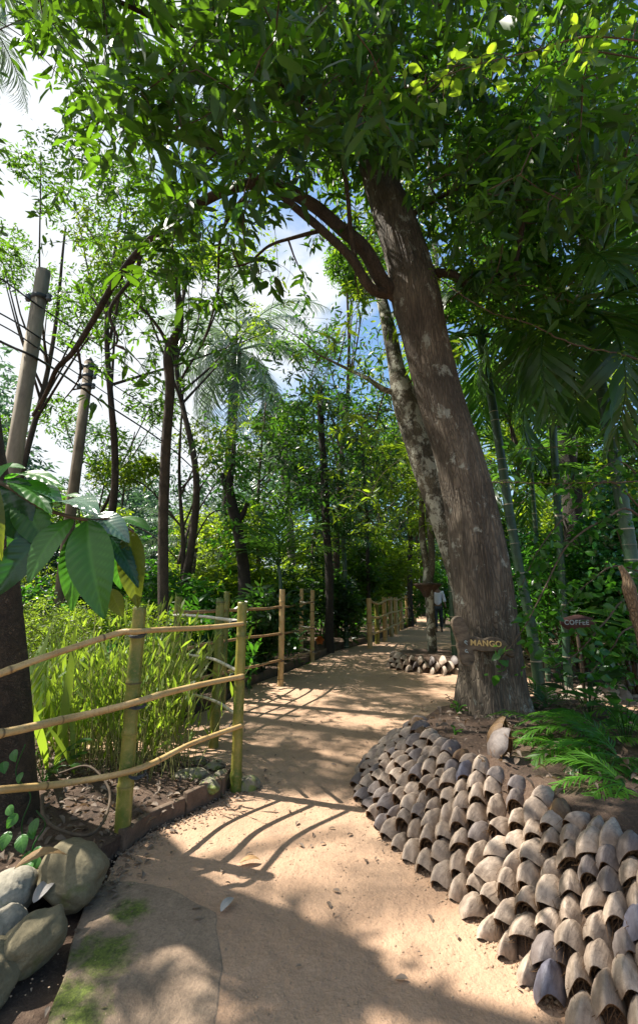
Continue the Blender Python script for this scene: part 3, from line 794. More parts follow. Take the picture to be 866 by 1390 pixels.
def limb(pts, r0, r1, n=40, seg=10, parent=mango, off=MO_, mat='bark3', name='limb', add=True, lab=None):
    path = spline([P(*p) if len(p) == 3 else np.array(p[:3]) for p in pts], n)
    rr = np.linspace(r0, r1, n) * (1 + .10 * sn(path, 3.5, 2)); mb = MB()
    V, Fq = tube(path, rr, seg, disp=lambda a, s: 1 + .05 * np.cos(3 * a + s * 5) + .03 * np.cos(5 * a - s * 9)); mb.add(V, Fq)
    o = mb.build(name, MT[mat], parent, offset=off)
    if add: skel.append(path[int(n * .25):])
    return path
L1 = limb([(548, 410, 4.4), (522, 385, 4.35), (495, 340, 4.3), (460, 308, 4.3), (420, 275, 4.3), (362, 248, 4.35), (300, 262, 4.4), (250, 290, 4.5), (200, 330, 4.7), (155, 385, 4.9), (130, 430, 5.0), (100, 478, 5.1), (78, 500, 5.1), (62, 535, 5.2), (45, 565, 5.3)], .085, .016, 90, 12)
L2 = limb([(535, 400, 4.4), (505, 392, 4.33), (478, 352, 4.25), (440, 315, 4.2), (405, 285, 4.15), (365, 252, 4.05), (320, 222, 3.9), (250, 190, 3.7), (180, 180, 3.5)], .06, .018, 60)
limb([(440, 312, 4.25), (400, 322, 4.4), (365, 334, 4.6), (335, 358, 4.8), (300, 364, 5.0)], .025, .008, 30, 8)
limb([(505, 395, 4.35), (488, 368, 4.3), (478, 330, 4.2), (470, 250, 4.0), (455, 150, 3.7), (440, 40, 3.4)], .035, .015, 40, 8)
limb([(572, 372, 4.4), (610, 372, 4.3), (645, 392, 4.2), (672, 380, 4.1), (695, 362, 4.05), (703, 335, 4.0), (715, 270, 3.9), (735, 180, 3.7)], .055, .02, 50)
limb([(535, 300, 4.45), (560, 290, 4.4), (600, 266, 4.3), (650, 245, 4.2), (690, 222, 4.1), (730, 205, 4.0), (790, 215, 3.9), (860, 190, 3.8)], .035, .009, 50, 8)
limb([(500, 205, 4.5), (520, 170, 4.4), (550, 120, 4.2), (590, 60, 4.0), (640, -20, 3.7), (700, -120, 3.4)], .075, .03, 40)
limb([(490, 160, 4.6), (470, 110, 4.5), (440, 40, 4.3), (420, -60, 4.0), (430, -200, 3.5)], .085, .03, 40)
limb([(498, 215, 4.5), (450, 170, 4.2), (380, 110, 3.8), (300, 60, 3.5), (200, 20, 3.2), (120, -20, 3.0)], .05, .015, 50)
limb([(190, 340, 4.75), (185, 370, 4.8), (150, 420, 4.7), (160, 460, 4.7), (150, 475, 4.7)], .03, .008, 30, 8)
limb([(105, 470, 5.1), (110, 500, 5.1), (105, 520, 5.1), (85, 545, 5.2)], .02, .006, 20, 6)
limb([(370, 250, 4.3), (330, 270, 4.6), (300, 320, 5.0), (295, 400, 5.3), (275, 470, 5.4)], .03, .008, 40, 8)
skel = np.concatenate(skel)
# leaf clusters
def samp_near(nodes, n, sig, zmin):
    c = nodes[rng.integers(0, len(nodes), n)] + rng.normal(0, sig, (n, 3)); c[:, 2] += .12; return c[c[:, 2] > zmin]
def px_filter(C, fn):
    q = proj(C); return C[fn(q)]
TRUNK_LINE = np.array([[t[0], t[1], t[3] / 2] for t in tr])
def off_trunk(C, ymin=215, ymax=1000, Y=4.6):
    q = proj(C); cx = np.interp(q[:, 1], TRUNK_LINE[::-1, 1], TRUNK_LINE[::-1, 0]); hw = np.interp(q[:, 1], TRUNK_LINE[::-1, 1], TRUNK_LINE[::-1, 2])
    bad = (np.abs(q[:, 0] - cx) < hw + 14) & (q[:, 1] > ymin) & (q[:, 1] < ymax) & (C[:, 1] < Y)
    return ~bad
c1 = samp_near(skel, 2200, .42, 3.0)
c2 = np.stack([rng.uniform(-3.8, 4.6, 5200), rng.uniform(1.6, 7.5, 5200), rng.uniform(4.0, 9.0, 5200)], 1)
q = proj(c2); c2 = c2[(q[:, 1] < 330 - .10 * np.abs(q[:, 0] - 430)) & (q[:, 1] > -160) & (q[:, 0] > -150) & (q[:, 0] < 1010)]
C = np.concatenate([c1, c2]); q = proj(C)
dist = np.linalg.norm(C - np.array([0, 0, CAMZ]), axis=1)
C = C[(dist > 2.5) & ~((q[:, 1] > 470) & (q[:, 0] > 210)) & ~((q[:, 1] > 600))]
C = C[sun_ok(C, .25) & gap_ok(C) & off_trunk(C) & sun_mid(C)]
# gaps between clumps: keep where a clump field is positive
C = C[(sn(C, 1.9, 8) > -.42) & (sn(C, 4.2, 12) > -.62)]
q = proj(C); arch = inpoly(q[:, 0], q[:, 1], [(250, 275), (360, 225), (450, 250), (530, 330), (560, 420), (520, 430), (450, 370), (330, 400), (260, 340)]) & (C[:, 1] < 5.2); C = C[~(arch & (rng.uniform(0, 1, len(C)) < .72))]
if len(C) > 3200: C = C[rng.permutation(len(C))[:3200]]
tw = MB(); grow(tw, skel[::3], C, .016, .004); tw.build('twigs', MT['twig'], mango, offset=MO_)
lf = MB(); whorls(lf, LEAF, C, 13, .175, .06, .55); 
crown = lf.build('crown', MT['mango'], mango, offset=MO_)

# ------------------------------------------------------------------ wooden name boards
def blob(name, tubes_, voxel, mat, parent=None, offset=(0, 0, 0), flat=None):
    mb = MB()
    for pts, rr in tubes_:
        rr = np.asarray(rr, float); pp = spline(np.hstack([np.array(pts, float), rr[:, None]]), 24)
        e0 = pp[0].copy(); e1 = pp[-1].copy()
        V, Fq = tube(pp[:, :3], pp[:, 3], 14); mb.add(V, Fq)
        for e in (e0, e1):
            u_ = np.linspace(0, np.pi, 7); a_ = np.linspace(0, 2 * np.pi, 12, endpoint=False)
            S = np.stack([np.outer(np.sin(u_), np.cos(a_)), np.outer(np.sin(u_), np.sin(a_)), np.outer(np.cos(u_), np.ones(12))], -1).reshape(-1, 3) * e[3] + e[:3]
            i, j = np.meshgrid(np.arange(6), np.arange(12), indexing='ij'); a = i * 12 + j; b_ = i * 12 + (j + 1) % 12
            mb.add(S, np.stack([a, a + 12, b_ + 12, b_], -1).reshape(-1, 4))
    V = np.concatenate(mb.V)
    o = mb.build(name, mat, parent, offset=offset)
    md = o.modifiers.new('r', 'REMESH'); md.mode = 'VOXEL'; md.voxel_size = voxel; md.use_smooth_shade = True
    m2 = o.modifiers.new('s', 'SMOOTH'); m2.iterations = 3
    dg = bpy.context.evaluated_depsgraph_get(); me = bpy.data.meshes.new_from_object(o.evaluated_get(dg)); o.modifiers.clear(); o.data = me
    n_ = len(me.vertices); co = np.empty(n_ * 3, np.float32); me.vertices.foreach_get('co', co); co = co.reshape(-1, 3).astype(float)
    no = np.empty(n_ * 3, np.float32); me.vertices.foreach_get('normal', no); no = no.reshape(-1, 3)
    co += no * (sn(co, 38, 2) * .0022 + sn(co, 95, 4) * .001)[:, None]
    if flat is not None: co = flat(co)
    me.vertices.foreach_set('co', co.ravel().astype(np.float32)); me.update()
    return o
MT['driftwood'] = simple('weathered_sign_wood', (.03, .02, .013), .8, (.19, .14, .09), 9, .9, .01, stretch=(1, 1, 2.5))
MT['signwood'] = simple('dark_sign_wood', (.05, .02, .018), .8, (.10, .04, .03), 18, .6, .006)
MT['yellow'] = simple('yellow_letter_paint', (.52, .34, .11), .6, (.64, .44, .17), 60, .1, .001)
MT['white'] = simple('white_letter_paint', (.30, .36, .34), .6, (.45, .50, .48), 60, .1, .001)
def letters(txt, size, loc, rot, mat, parent, extrude=.002, name='lettering', spacing=1.0):
    cu = bpy.data.curves.new(name, 'FONT'); cu.body = txt; cu.size = size; cu.extrude = extrude; cu.align_x = 'CENTER'; cu.align_y = 'CENTER'; cu.space_character = spacing; cu.offset = .0012 * size / .06
    tmp = bpy.data.objects.new(name, cu); COL.objects.link(tmp)
    dg = bpy.context.evaluated_depsgraph_get(); me = bpy.data.meshes.new_from_object(tmp.evaluated_get(dg)); me.materials.clear(); me.materials.append(mat)
    bpy.data.objects.remove(tmp); o = bpy.data.objects.new(name, me); COL.objects.link(o); o.parent = parent; o.location = loc; o.rotation_euler = rot; return o
YS = 3.90
def SP(px, py, dy=0): return P(px, py, YS + dy)
so_ = SP(640, 878)
sg = blob('name_sign', [([SP(621, 846), SP(625, 858), SP(628, 872), SP(631, 886), SP(633, 893)], [.058, .060, .05, .060, .062]), ([SP(627, 876), SP(642, 873), SP(655, 876), SP(668, 874), SP(680, 877), SP(694, 888)], [.05, .052, .050, .055, .048, .03])],
         .009, MT['driftwood'], None, so_, flat=lambda co: np.stack([co[:, 0], np.where(co[:, 1] < -.028, -.028 + (co[:, 1] + .028) * .15, co[:, 1] * 1.2), co[:, 2]], 1))
sg.location = so_; tag(sg, 'driftwood name board on the mango trunk reading MANGO', 'sign')
letters('MANGO', .060, (P(657, 873, YS)[0] - so_[0], -.037, P(657, 873, YS)[2] - so_[2]), (R(90), R(3), R(-2)), MT['yellow'], sg, .003, spacing=1.12)
for k, (px, py) in enumerate([(629.5, 871), (630.5, 883)]):   # two small white painted characters, unreadable in the photograph
    c = P(px, py, YS) - so_; c[1] = -.042; t_ = np.linspace(0, 5.2, 22); rr = .0105 * (1 - .09 * t_)
    pth = np.stack([c[0] + rr * np.cos(t_ + k), np.full(22, c[1]), c[2] + rr * np.sin(t_ + k) * 1.1], 1)
    mb = MB(); V, Fq = tube(pth, .0035, 5); mb.add(V, Fq); V, Fq = tube([pth[-1], pth[-1] + [.008, 0, -.014]], .0032, 5); mb.add(V, Fq); mb.build('painted_character', MT['white'], sg)
# coffee board on a stake
YC = 6.0; ce = P(783, 845, YC); cf = empty('name_sign', (ce[0], YC, 0)); tag(cf, 'dark red-brown log slice board reading COFFEE in the shady shrubs', 'sign')
th_ = np.linspace(0, 2 * np.pi, 40, endpoint=False); rx = .215 * (1 + .05 * np.sin(3 * th_ + 1)); rz_ = .085 * (1 + .10 * np.sin(2 * th_) + .06 * np.sin(5 * th_))
fr = np.stack([rx * np.cos(th_), np.full(40, -.018), rz_ * np.sin(th_)], 1); bk = fr.copy(); bk[:, 1] = .018
V = np.vstack([fr, bk, [0, -.020, 0], [0, .02, 0]]); k = np.arange(40); kn = (k + 1) % 40
mb = MB(); mb.add(V + [0, 0, ce[2]], [np.stack([k, k + 40, kn + 40, kn], 1), np.vstack([np.stack([k, kn, np.full(40, 80)], 1), np.stack([kn + 40, k + 40, np.full(40, 81)], 1)])]); brd = mb.build('board', MT['signwood'], cf)
mb = MB(); V, Fq = tube([[0, .04, -.05], [0.01, .04, ce[2] * .6], [0, .04, ce[2] + .05]], .02, 8); mb.add(V, Fq); mb.build('stake', MT['twig'], cf)
letters('COFFEE', .078, (-.02, -.0225, ce[2]), (R(90), 0, 0), MT['white'], brd, .002, spacing=1.15)

# ------------------------------------------------------------------ other visible trunks
def trunk_tree(name, pts, label, mat='bark3', seg=18, n=120, disp=.05, cat='tree', part='trunk', group=None):
    cp = [];
    for px, py, Y, wpx in pts:
        p = P(px, py, Y); cp.append([*p, wpx / 2 / F * proj(p)[0, 2]])
    if cp[0][2] > .02: cp = [[cp[0][0], cp[0][1], -.1, cp[0][3] * 1.15]] + cp
    o_ = np.array([cp[0][0], cp[0][1], 0]); e = empty(name, o_); tag(e, label, cat, group)
    b = spline(cp, n); mb = MB(); V, Fq = tube(b[:, :3], b[:, 3], seg, disp=lambda a, s: 1 + disp * sn(np.stack([np.cos(a) * 2 + 0 * s, np.sin(a) * 2 + 0 * s, s * 2 + 0 * a], -1), 1, 3) + disp * .5 * np.cos(a * 4 + s * 3)); mb.add(V, Fq)
    mb.build(part, MT[mat], e, offset=o_); return e, o_, b
def foliage(e, o_, skel, C, T, L, k, mat, spread=.05, droop=.4, r0=.014, vr=(0, 1), name='crown'):
    tw = MB(); grow(tw, skel, C, r0, .0035); tw.build('twigs', MT['twig'], e, offset=o_)
    lf = MB(); whorls(lf, T, C, k, L, spread, droop, vr); return lf.build(name, MT[mat], e, offset=o_)

# mottled tree right behind the mango
e2, o2, b2 = trunk_tree('leaning_tree', [(664, 930, 5.5, 44), (642, 830, 5.5, 42), (621, 760, 5.5, 38), (598, 690, 5.5, 36), (578, 632, 5.5, 36), (558, 575, 5.55, 34), (546, 530, 5.6, 30), (538, 500, 5.7, 22), (528, 450, 5.9, 18), (515, 395, 6.2, 14), (500, 350, 6.5, 10)],
                        'leaning tree with pale mottled trunk just behind the mango', 'bark2', 28, 160, .07)
sk = [b2[-60:, :3]]
for pts, r0, r1 in (([(545, 535, 5.6), (520, 528, 5.6), (500, 515, 5.7), (470, 500, 5.9), (430, 480, 6.1)], .045, .012), ([(556, 565, 5.55), (575, 540, 5.6), (582, 500, 5.8), (600, 450, 6.1), (620, 400, 6.4)], .035, .012)):
    path = spline([P(*p) for p in pts], 30); mb = MB(); V, Fq = tube(path, np.linspace(r0, r1, 30), 10, disp=lambda a, s: 1 + .08 * np.cos(3 * a + s * 6)); mb.add(V, Fq); mb.build('limb', MT['bark2'], e2, offset=o2); sk.append(path[5:])
sk = np.concatenate(sk)
C = np.concatenate([samp_near(sk, 500, .5, 2.8), np.stack([rng.uniform(-2.2, 3.2, 700), rng.uniform(5.4, 8.5, 700), rng.uniform(4.0, 7.6, 700)], 1)])
q = proj(C); C = C[(q[:, 0] > 360) & (q[:, 1] < 640) & ~((q[:, 0] > 540) & (q[:, 1] > 560))]
C = C[sun_ok(C, .2) & gap_ok(C) & sun_mid(C)]; C = C[sn(C, 1.6, 4) > -.35][:900]
foliage(e2, o2, sk, C, LEAF, .15, 13, 'bright', vr=(.1, .9))

# slender tree on the left
e3, o3, b3 = trunk_tree('slender_tree', [(222, 870, 7.2, 15), (222, 800, 7.2, 14), (222, 700, 7.2, 14), (226, 600, 7.2, 13), (231, 530, 7.2, 13), (230, 480, 7.2, 14), (243, 445, 7.2, 11), (243, 410, 7.2, 9), (238, 375, 7.2, 8), (232, 330, 7.2, 6)],
                        'slender brown-trunked tree behind the middle fence, bending near its top', 'bark3', 14, 140, .06)
path = spline([P(231, 485, 7.2), P(225, 462, 7.15), P(212, 440, 7.1), P(195, 420, 7.0), P(170, 400, 6.9)], 24); mb = MB(); V, Fq = tube(path, np.linspace(.04, .012, 24), 8); mb.add(V, Fq); mb.build('limb', MT['bark3'], e3, offset=o3)
sk = np.concatenate([b3[-50:, :3], path]); C = samp_near(sk, 520, .75, 3.6); q = proj(C); C = C[(q[:, 1] < 520)]; C = C[gap_ok(C, .8) & sun_ok(C, .2)]
foliage(e3, o3, sk, C[:340], LEAF, .17, 11, 'mango', vr=(.2, 1))

# slender forked tree in the ring planter with a gnarled collar
e4, o4, b4 = trunk_tree('forked_tree', [(587, 893, 9.85, 13.5), (585, 850, 9.85, 12), (583, 815, 9.85, 12), (581, 792, 9.85, 15), (579, 770, 9.85, 10), (573, 730, 9.85, 8.5), (572, 690, 9.85, 7.5), (570, 640, 9.9, 7)], 'slim forked tree rising from the round husk planter', 'bark2', 16, 100, .05)
path = spline([P(582, 790, 9.85), P(586, 765, 9.8), P(584, 720, 9.8), P(582, 690, 9.8), P(586, 630, 9.85)], 30); mb = MB(); V, Fq = tube(path, .07, 10); mb.add(V, Fq); mb.build('limb', MT['bark2'], e4, offset=o4)
mb = MB(); c0 = P(580, 797, 9.85)
pp = np.array([c0 + [0, 0, z] for z in (-.20, -.12, -.05, .0, .05, .08)]); V, Fq = tube(spline(pp, 20), np.interp(np.linspace(0, 1, 20), [0, .3, .6, .8, 1], [.08, .12, .2, .26, .22]), 20, disp=lambda a, s: 1 + .12 * np.cos(4 * a + 1) + .08 * np.cos(7 * a)); mb.add(V, Fq)
mb.build('gnarled_collar', MT['fibrous'], e4, offset=o4)
sk = np.concatenate([b4[-30:, :3], path[-14:]]); C = samp_near(sk, 260, .8, 2.7); foliage(e4, o4, sk, C[:180], LEAF, .17, 10, 'bright', vr=(.3, 1))

# dark right-hand tree with a fork
e5, o5, b5 = trunk_tree('forked_tree', [(782, 760, 8.6, 26), (778, 690, 8.6, 25), (772, 640, 8.6, 25), (762, 600, 8.6, 24), (757, 570, 8.6, 17), (765, 520, 8.6, 14), (773, 480, 8.6, 14), (782, 420, 8.6, 12), (790, 340, 8.6, 10), (800, 240, 8.6, 8)], 'dark forked tree standing between the two green ringed palms', 'bark4', 16, 120, .1)
path = spline([P(772, 632, 8.6), P(777, 600, 8.65), P(773, 560, 8.7), P(773, 500, 8.8), P(765, 430, 8.9), P(740, 340, 8.9)], 40); mb = MB(); V, Fq = tube(path, np.linspace(.11, .05, 40), 10); mb.add(V, Fq); mb.build('limb', MT['bark2'], e5, offset=o5)
sk = np.concatenate([b5[-50:, :3], path[-24:]])
C = np.concatenate([samp_near(sk, 300, .9, 4.2), np.stack([rng.uniform(1.8, 7.5, 1500), rng.uniform(5.8, 9.5, 1500), rng.uniform(4.6, 11, 1500)], 1)]); q = proj(C)
C = C[(q[:, 1] < 480) & (q[:, 0] < 990) & (q[:, 1] > -120)]; C = C[gap_ok(C, .9) & sun_ok(C, .1) & sun_mid(C)]; C = C[(sn(C, 1.5, 6) > -.25) & (sn(C, 4.0, 2) > -.35)][:1000]
foliage(e5, o5, sk, C, LEAF, .19, 12, 'dark')

# dark trunks in the middle ground
for pts, lab, m_, n_ in (([(447, 850, 12, 12), (447, 780, 12, 11), (443, 720, 12, 11), (440, 640, 12, 10), (436, 580, 12, 9), (434, 520, 12, 7)], 'straight dark tree in the bed beyond the middle fence end', 'dark', 750),
                         ([(500, 815, 15, 5), (499, 760, 15, 5), (497, 690, 15, 5), (492, 620, 15, 4.5), (490, 560, 15, 4)], 'thin pale sapling behind the first post of the farthest fence', 'bright', 160),
                         ([(556, 800, 21, 7), (557, 740, 21, 6.5), (555, 690, 21, 6), (553, 620, 21, 5), (552, 540, 21, 5)], 'thin straight tree standing beyond the path bend', 'bright', 260)):
    e, o_, b = trunk_tree('garden_tree', pts, lab, 'bark4', 12, 80, .05)
    H = b[-1, 2]; C = np.array([o_[0], o_[1], H * .78]) + rng.normal(0, 1, (n_ * 2, 3)) * [1.15, 1.1, H * .2]; C = C[(C[:, 2] > H * .34)][:n_]; C = C[gap_ok(C, .8)]
    foliage(e, o_, b[-50:, :3], C, LEAF, .2, 11, m_, spread=.08)
# dead snag with regrowth
e, o_, b = trunk_tree('dead_snag', [(332, 800, 9.5, 16), (328, 750, 9.5, 15), (322, 715, 9.5, 15), (314, 680, 9.5, 14), (312, 655, 9.5, 10), (316, 630, 9.5, 7), (318, 603, 9.5, 6)], 'dead broken trunk with stubby branches sprouting new leaves', 'bark4', 12, 70, .12)
mb = MB(); V, Fq = tube(spline([P(318, 690, 9.5), P(308, 665, 9.5), P(301, 643, 9.5)], 12), np.linspace(.08, .05, 12), 8); mb.add(V, Fq); V, Fq = tube(spline([P(321, 712, 9.5), P(331, 695, 9.5), P(336, 682, 9.5)], 12), np.linspace(.07, .04, 12), 8); mb.add(V, Fq); mb.build('limb', MT['bark4'], e, offset=o_)
C = samp_near(b[20:, :3], 110, .3, 1.5); foliage(e, o_, b[20:, :3], C, SMALL, .15, 10, 'lush', vr=(.3, 1))

# left foreground trunk (rough fibrous)
e6, o6, b6 = trunk_tree('rough_trunk_tree', [(-22, 1135, 3.25, 150), (-18, 1090, 3.25, 128), (-18, 1000, 3.25, 108), (-18, 900, 3.25, 92), (-20, 812, 3.25, 84), (-26, 700, 3.25, 80), (-45, 560, 3.3, 74), (-80, 350, 3.4, 66), (-120, 150, 3.5, 60)], 'tree with rough knobbly dark trunk at the near fence end', 'fibrous', 40, 200, .07)
cr6 = []
for pts in ([b6[-30, :3], P(-200, 60, 4.2), P(-260, -60, 5.5), P(-220, -140, 7.0)], [b6[-40, :3], P(-160, 200, 4.6), P(-230, 120, 6.5), P(-250, 60, 8.5)], [b6[-1, :3], P(-150, -100, 4.0), P(-60, -200, 4.4)], [b6[-1, :3], P(-260, 0, 3.3), P(-500, -200, 3.3)], [b6[-25, :3], P(-400, 150, 3.4), P(-600, 100, 3.8)]):
    path = spline(pts, 30); mb = MB(); V, Fq = tube(path, np.linspace(.10, .03, 30), 10); mb.add(V, Fq); mb.build('limb', MT['fibrous'], e6, offset=o6); cr6.append(path)
cr6 = np.concatenate(cr6)  # crown added mostly outside the view, its leaves placed to shade the path
SHD = [([(330, 1062), (500, 1078), (505, 1050), (560, 975), (640, 965), (640, 925), (430, 930), (335, 985)], 1.0),
       ([(170, 1210), (230, 1195), (300, 1200), (420, 1232), (520, 1275), (620, 1310), (700, 1420), (60, 1420), (100, 1300)], .4),
       ([(500, 1085), (500, 1030), (560, 975), (640, 960), (760, 980), (866, 1060), (866, 1090), (740, 1050), (620, 1075), (560, 1090)], .6)]
S = np.stack([rng.uniform(-3.5, 5.5, 9000), rng.uniform(1.2, 15, 9000), np.zeros(9000)], 1); q = proj(S); pr = np.where(sn(S, 2.4, 3.0) < .12, .30, .0)
for poly, v_ in SHD: pr = np.where(inpoly(q[:, 0], q[:, 1], poly), v_ * np.where(sn(S, 4.5, 7) < .55, 1, .15), pr)
for poly, v_ in LIT: pr = np.where(inpoly(q[:, 0] + 26 * sn(S, 5.5, 2), q[:, 1] + 34 * sn(S, 5.0, 6), poly), 0, pr)
S = S[rng.uniform(0, 1, 9000) < pr]; z = rng.uniform(5.6, 10.5, len(S)); C = np.stack([S[:, 0] - KX * z, S[:, 1] - KY * z, z], 1); q = proj(C)
C = C[~((q[:, 0] > 0) & (q[:, 0] < 866) & (q[:, 1] > 230)) & ~((q[:, 0] < 90) & (q[:, 1] > 80) & (q[:, 0] > -10))][:1300]
foliage(e6, o6, cr6, C, LEAF, .19, 13, 'mango', spread=.08)
# knobbly dead stem at the right edge
e7, o7, b7 = trunk_tree('dead_tree', [(900, 1000, 3.3, 22), (886, 925, 3.3, 18), (870, 860, 3.3, 15), (858, 820, 3.3, 15), (853, 800, 3.3, 18), (850, 785, 3.3, 12), (841, 768, 3.3, 6)], 'knobbly brown dead stem leaning beside the thicker ringed palm stem', 'bark_light', 18, 90, .12)
MT['x'] = None

# ------------------------------------------------------------------ poles and cables
MT['concrete_dark'] = simple('stained_pole_concrete', (.09, .07, .045), .95, (.24, .19, .13), 9, .8, .012, stretch=(1, 1, .35))
def pole(px, py, Y, wpx, label, crown):
    top = P(px, py, Y); d = proj(top)[0, 2]; r = wpx / 2 / F * d; e = empty('utility_pole', (top[0], Y, 0)); tag(e, label, 'utility pole', 'concrete utility poles')
    mb = MB(); H = top[2]
    # eight-sided tapered post
    V, Fq = tube([[0, 0, -.2], [0, 0, H * .5], [0, 0, H]], [r * 1.12, r * 1.06, r], 8); mb.add(V, Fq); mb.build('pole_shaft', MT['concrete_dark' if crown else 'concrete'], e, smooth=False)
    z = H - (.45 if not crown else .12)
    for dz in ((0,) if not crown else (0, -.2, -.42)):
        mb = MB(); V, Fq = tube([[0, 0, z + dz - .035], [0, 0, z + dz + .035]], r * 1.12, 14); mb.add(V, Fq); mb.build('iron_band', MT['iron'], e)
    for k, (dx, dz) in enumerate([(1, 0), (-1, 0)] if not crown else [(1, .0), (-1, 0), (1, -.2), (-1, -.2), (1, -.42), (-1, -.42)]):
        mb = MB(); c = np.array([dx * (r + .05), -.02, z + dz])
        V, Fq = tube([c + [0, 0, -.06], c + [0, 0, -.03], c, c + [0, 0, .03], c + [0, 0, .06]], [.028, .045, .028, .045, .02], 10); mb.add(V, Fq); mb.build('insulator', MT['porcelain'], e)
    if crown:
        mb = MB(); V, Fq = tube([[0, 0, H], [0, 0, H + .06], [0, 0, H + .12]], [r * .9, r * .6, .02], 10); mb.add(V, Fq); mb.build('pole_cap', MT['iron'], e)
    return e
pole(60, 368, 6.0, 18, 'tall pale concrete utility pole nearer the camera', False)
pole(122, 492, 9.0, 13, 'shorter, darker utility pole topped with stacked insulators', True)
for k, (pts, lab) in enumerate([([(-140, 285, 5.0), (0, 377, 5.6), (60, 420, 6.0), (178, 500, 8.6), (300, 600, 13), (345, 655, 17), (360, 690, 24)], 'topmost thin black overhead cable crossing the taller pole'),
                   ([(-140, 355, 5.0), (0, 425, 5.6), (60, 462, 6.1), (132, 508, 8.9), (240, 583, 12), (320, 662, 17), (340, 700, 24)], 'second black overhead cable, reaching the shorter pole top'),
                   ([(-140, 375, 5.0), (0, 440, 5.7), (60, 478, 6.15), (130, 524, 9.0), (240, 602, 12), (316, 675, 17), (336, 712, 24)], 'third black overhead cable, just under the second'),
                   ([(-140, 392, 5.0), (0, 463, 5.7), (60, 492, 6.15), (128, 538, 9.0), (240, 615, 12), (312, 690, 17), (330, 722, 24)], 'lowest and thickest black overhead cable')]):
    mb = MB(); V, Fq = tube(spline([P(*p) for p in pts], 80), [.011, .011, .010, .018][k], 6); mb.add(V, Fq); tag(mb.build('power_cable', MT['wire']), lab, 'cable', 'overhead power cables')

# ------------------------------------------------------------------ rocks, slabs, stones
def rock(c, r, seed, mat, label, flatb=True, rot=0, name='rock', group=None, cat='rock', sharp=.16):
    bm = bmesh.new(); bmesh.ops.create_icosphere(bm, subdivisions=5, radius=1)
    V = np.array([v.co[:] for v in bm.verts]); d = 1 + sharp * sn(V, 1.3, seed) + sharp * .45 * sn(V, 3.1, seed + 2) + sharp * .14 * sn(V, 9, seed + 5) + sharp * .06 * sn(V, 22, seed + 5)
    V = V * d[:, None]; 
    rs_ = np.random.default_rng(seed)
    for _ in range(4):   # broken facets
        nn_ = norm(rs_.normal(0, 1, 3)); dd_ = V @ nn_; over = np.maximum(dd_ - rs_.uniform(.68, .9), 0); V = V - over[:, None] * nn_ * .6
    V *= np.array(r); ca, sa = math.cos(rot), math.sin(rot); V = np.stack([V[:, 0] * ca - V[:, 1] * sa, V[:, 0] * sa + V[:, 1] * ca, V[:, 2]], 1)
    for v, co in zip(bm.verts, V): v.co = co
    me = bpy.data.meshes.new(name); bm.to_mesh(me); bm.free(); me.materials.append(MT[mat]); me.polygons.foreach_set('use_smooth', np.ones(len(me.polygons), dtype=bool))
    o = bpy.data.objects.new(name, me); COL.objects.link(o); o.location = tuple(map(float, c)); return tag(o, label, cat, group)
def gp(px, py, z): p = G(px, py, z); return p
rock(gp(99, 1184, .10), (.155, .19, .115), 1, 'rock', 'largest smooth grey boulder with a sunlit shoulder', rot=.6)
rock(gp(12, 1212, .10), (.11, .13, .09), 3, 'rock_pale', 'pale flat-topped rock behind the leaning mossy one', rot=.2)
rock(gp(48, 1278, .08), (.09, .15, .085), 5, 'rock', 'long mossy rock leaning towards the path at the near corner', rot=-.5)
rock(gp(2, 1268, .04), (.09, .1, .09), 7, 'rock_pale', 'small pale rock tucked behind the long mossy rock')
rock(gp(-30, 1340, .03), (.12, .16, .1), 9, 'rock', 'low dark rock at the very edge beside the small pale rock')
for k, (px, py, r, lb) in enumerate([(262, 1052, (.13, .08, .045), 'widest flat mossy stone on the near bed corner'), (292, 1040, (.09, .07, .04), 'flat mossy stone behind the widest one'), (286, 1066, (.11, .07, .05), 'flat greenish stone at the tip of the kerb'),
                                   (270, 1034, (.08, .06, .04), 'small flat stone farthest back on the bed corner'), (300, 1054, (.06, .06, .05), 'small squarish stone touching the kerb tip'), (338, 1066, (.08, .09, .07), 'dark round stone lying behind the corner post')]):
    rock(gp(px, py, .09 if k < 5 else .02), r, 20 + k, 'flatstone', lb, name='flat_stone', cat='stone', rot=k)
def slab(pts, z, mat, label):
    g = [G(px, py, 0) for px, py in pts]; g = np.array(g + [g[0]]); g = np.concatenate([g[i_][None] * (1 - f_) + g[i_ + 1][None] * f_ for i_ in range(len(g) - 1) for f_ in (0, .17, .33, .5, .67, .83)]); g = g + np.stack([sn(g, 9, 2), sn(g, 9, 5), np.zeros(len(g))], 1) * .012 + np.stack([sn(g, 31, 2), sn(g, 31, 5), np.zeros(len(g))], 1) * .006
    bm = bmesh.new(); hi = [bm.verts.new((p[0], p[1], z)) for p in g]; lo = [bm.verts.new((p[0], p[1], -.03)) for p in g]; n = len(g)
    bm.faces.new(hi)
    for i in range(n): bm.faces.new((lo[i], lo[(i + 1) % n], hi[(i + 1) % n], hi[i]))
    bmesh.ops.recalc_face_normals(bm, faces=bm.faces[:])
    me = bpy.data.meshes.new('paving_slab'); bm.to_mesh(me); bm.free(); me.materials.append(MT[mat]); o = bpy.data.objects.new('paving_slab', me); COL.objects.link(o)
    md = o.modifiers.new('b', 'BEVEL'); md.width = .008; md.segments = 2; return tag(o, label, 'slab')
slab([(150, 1196), (230, 1205), (292, 1240), (305, 1300), (290, 1420), (60, 1420), (92, 1300), (112, 1235), (128, 1205)], .007, 'slab', 'big grey paving slab with green moss beside the rocks')

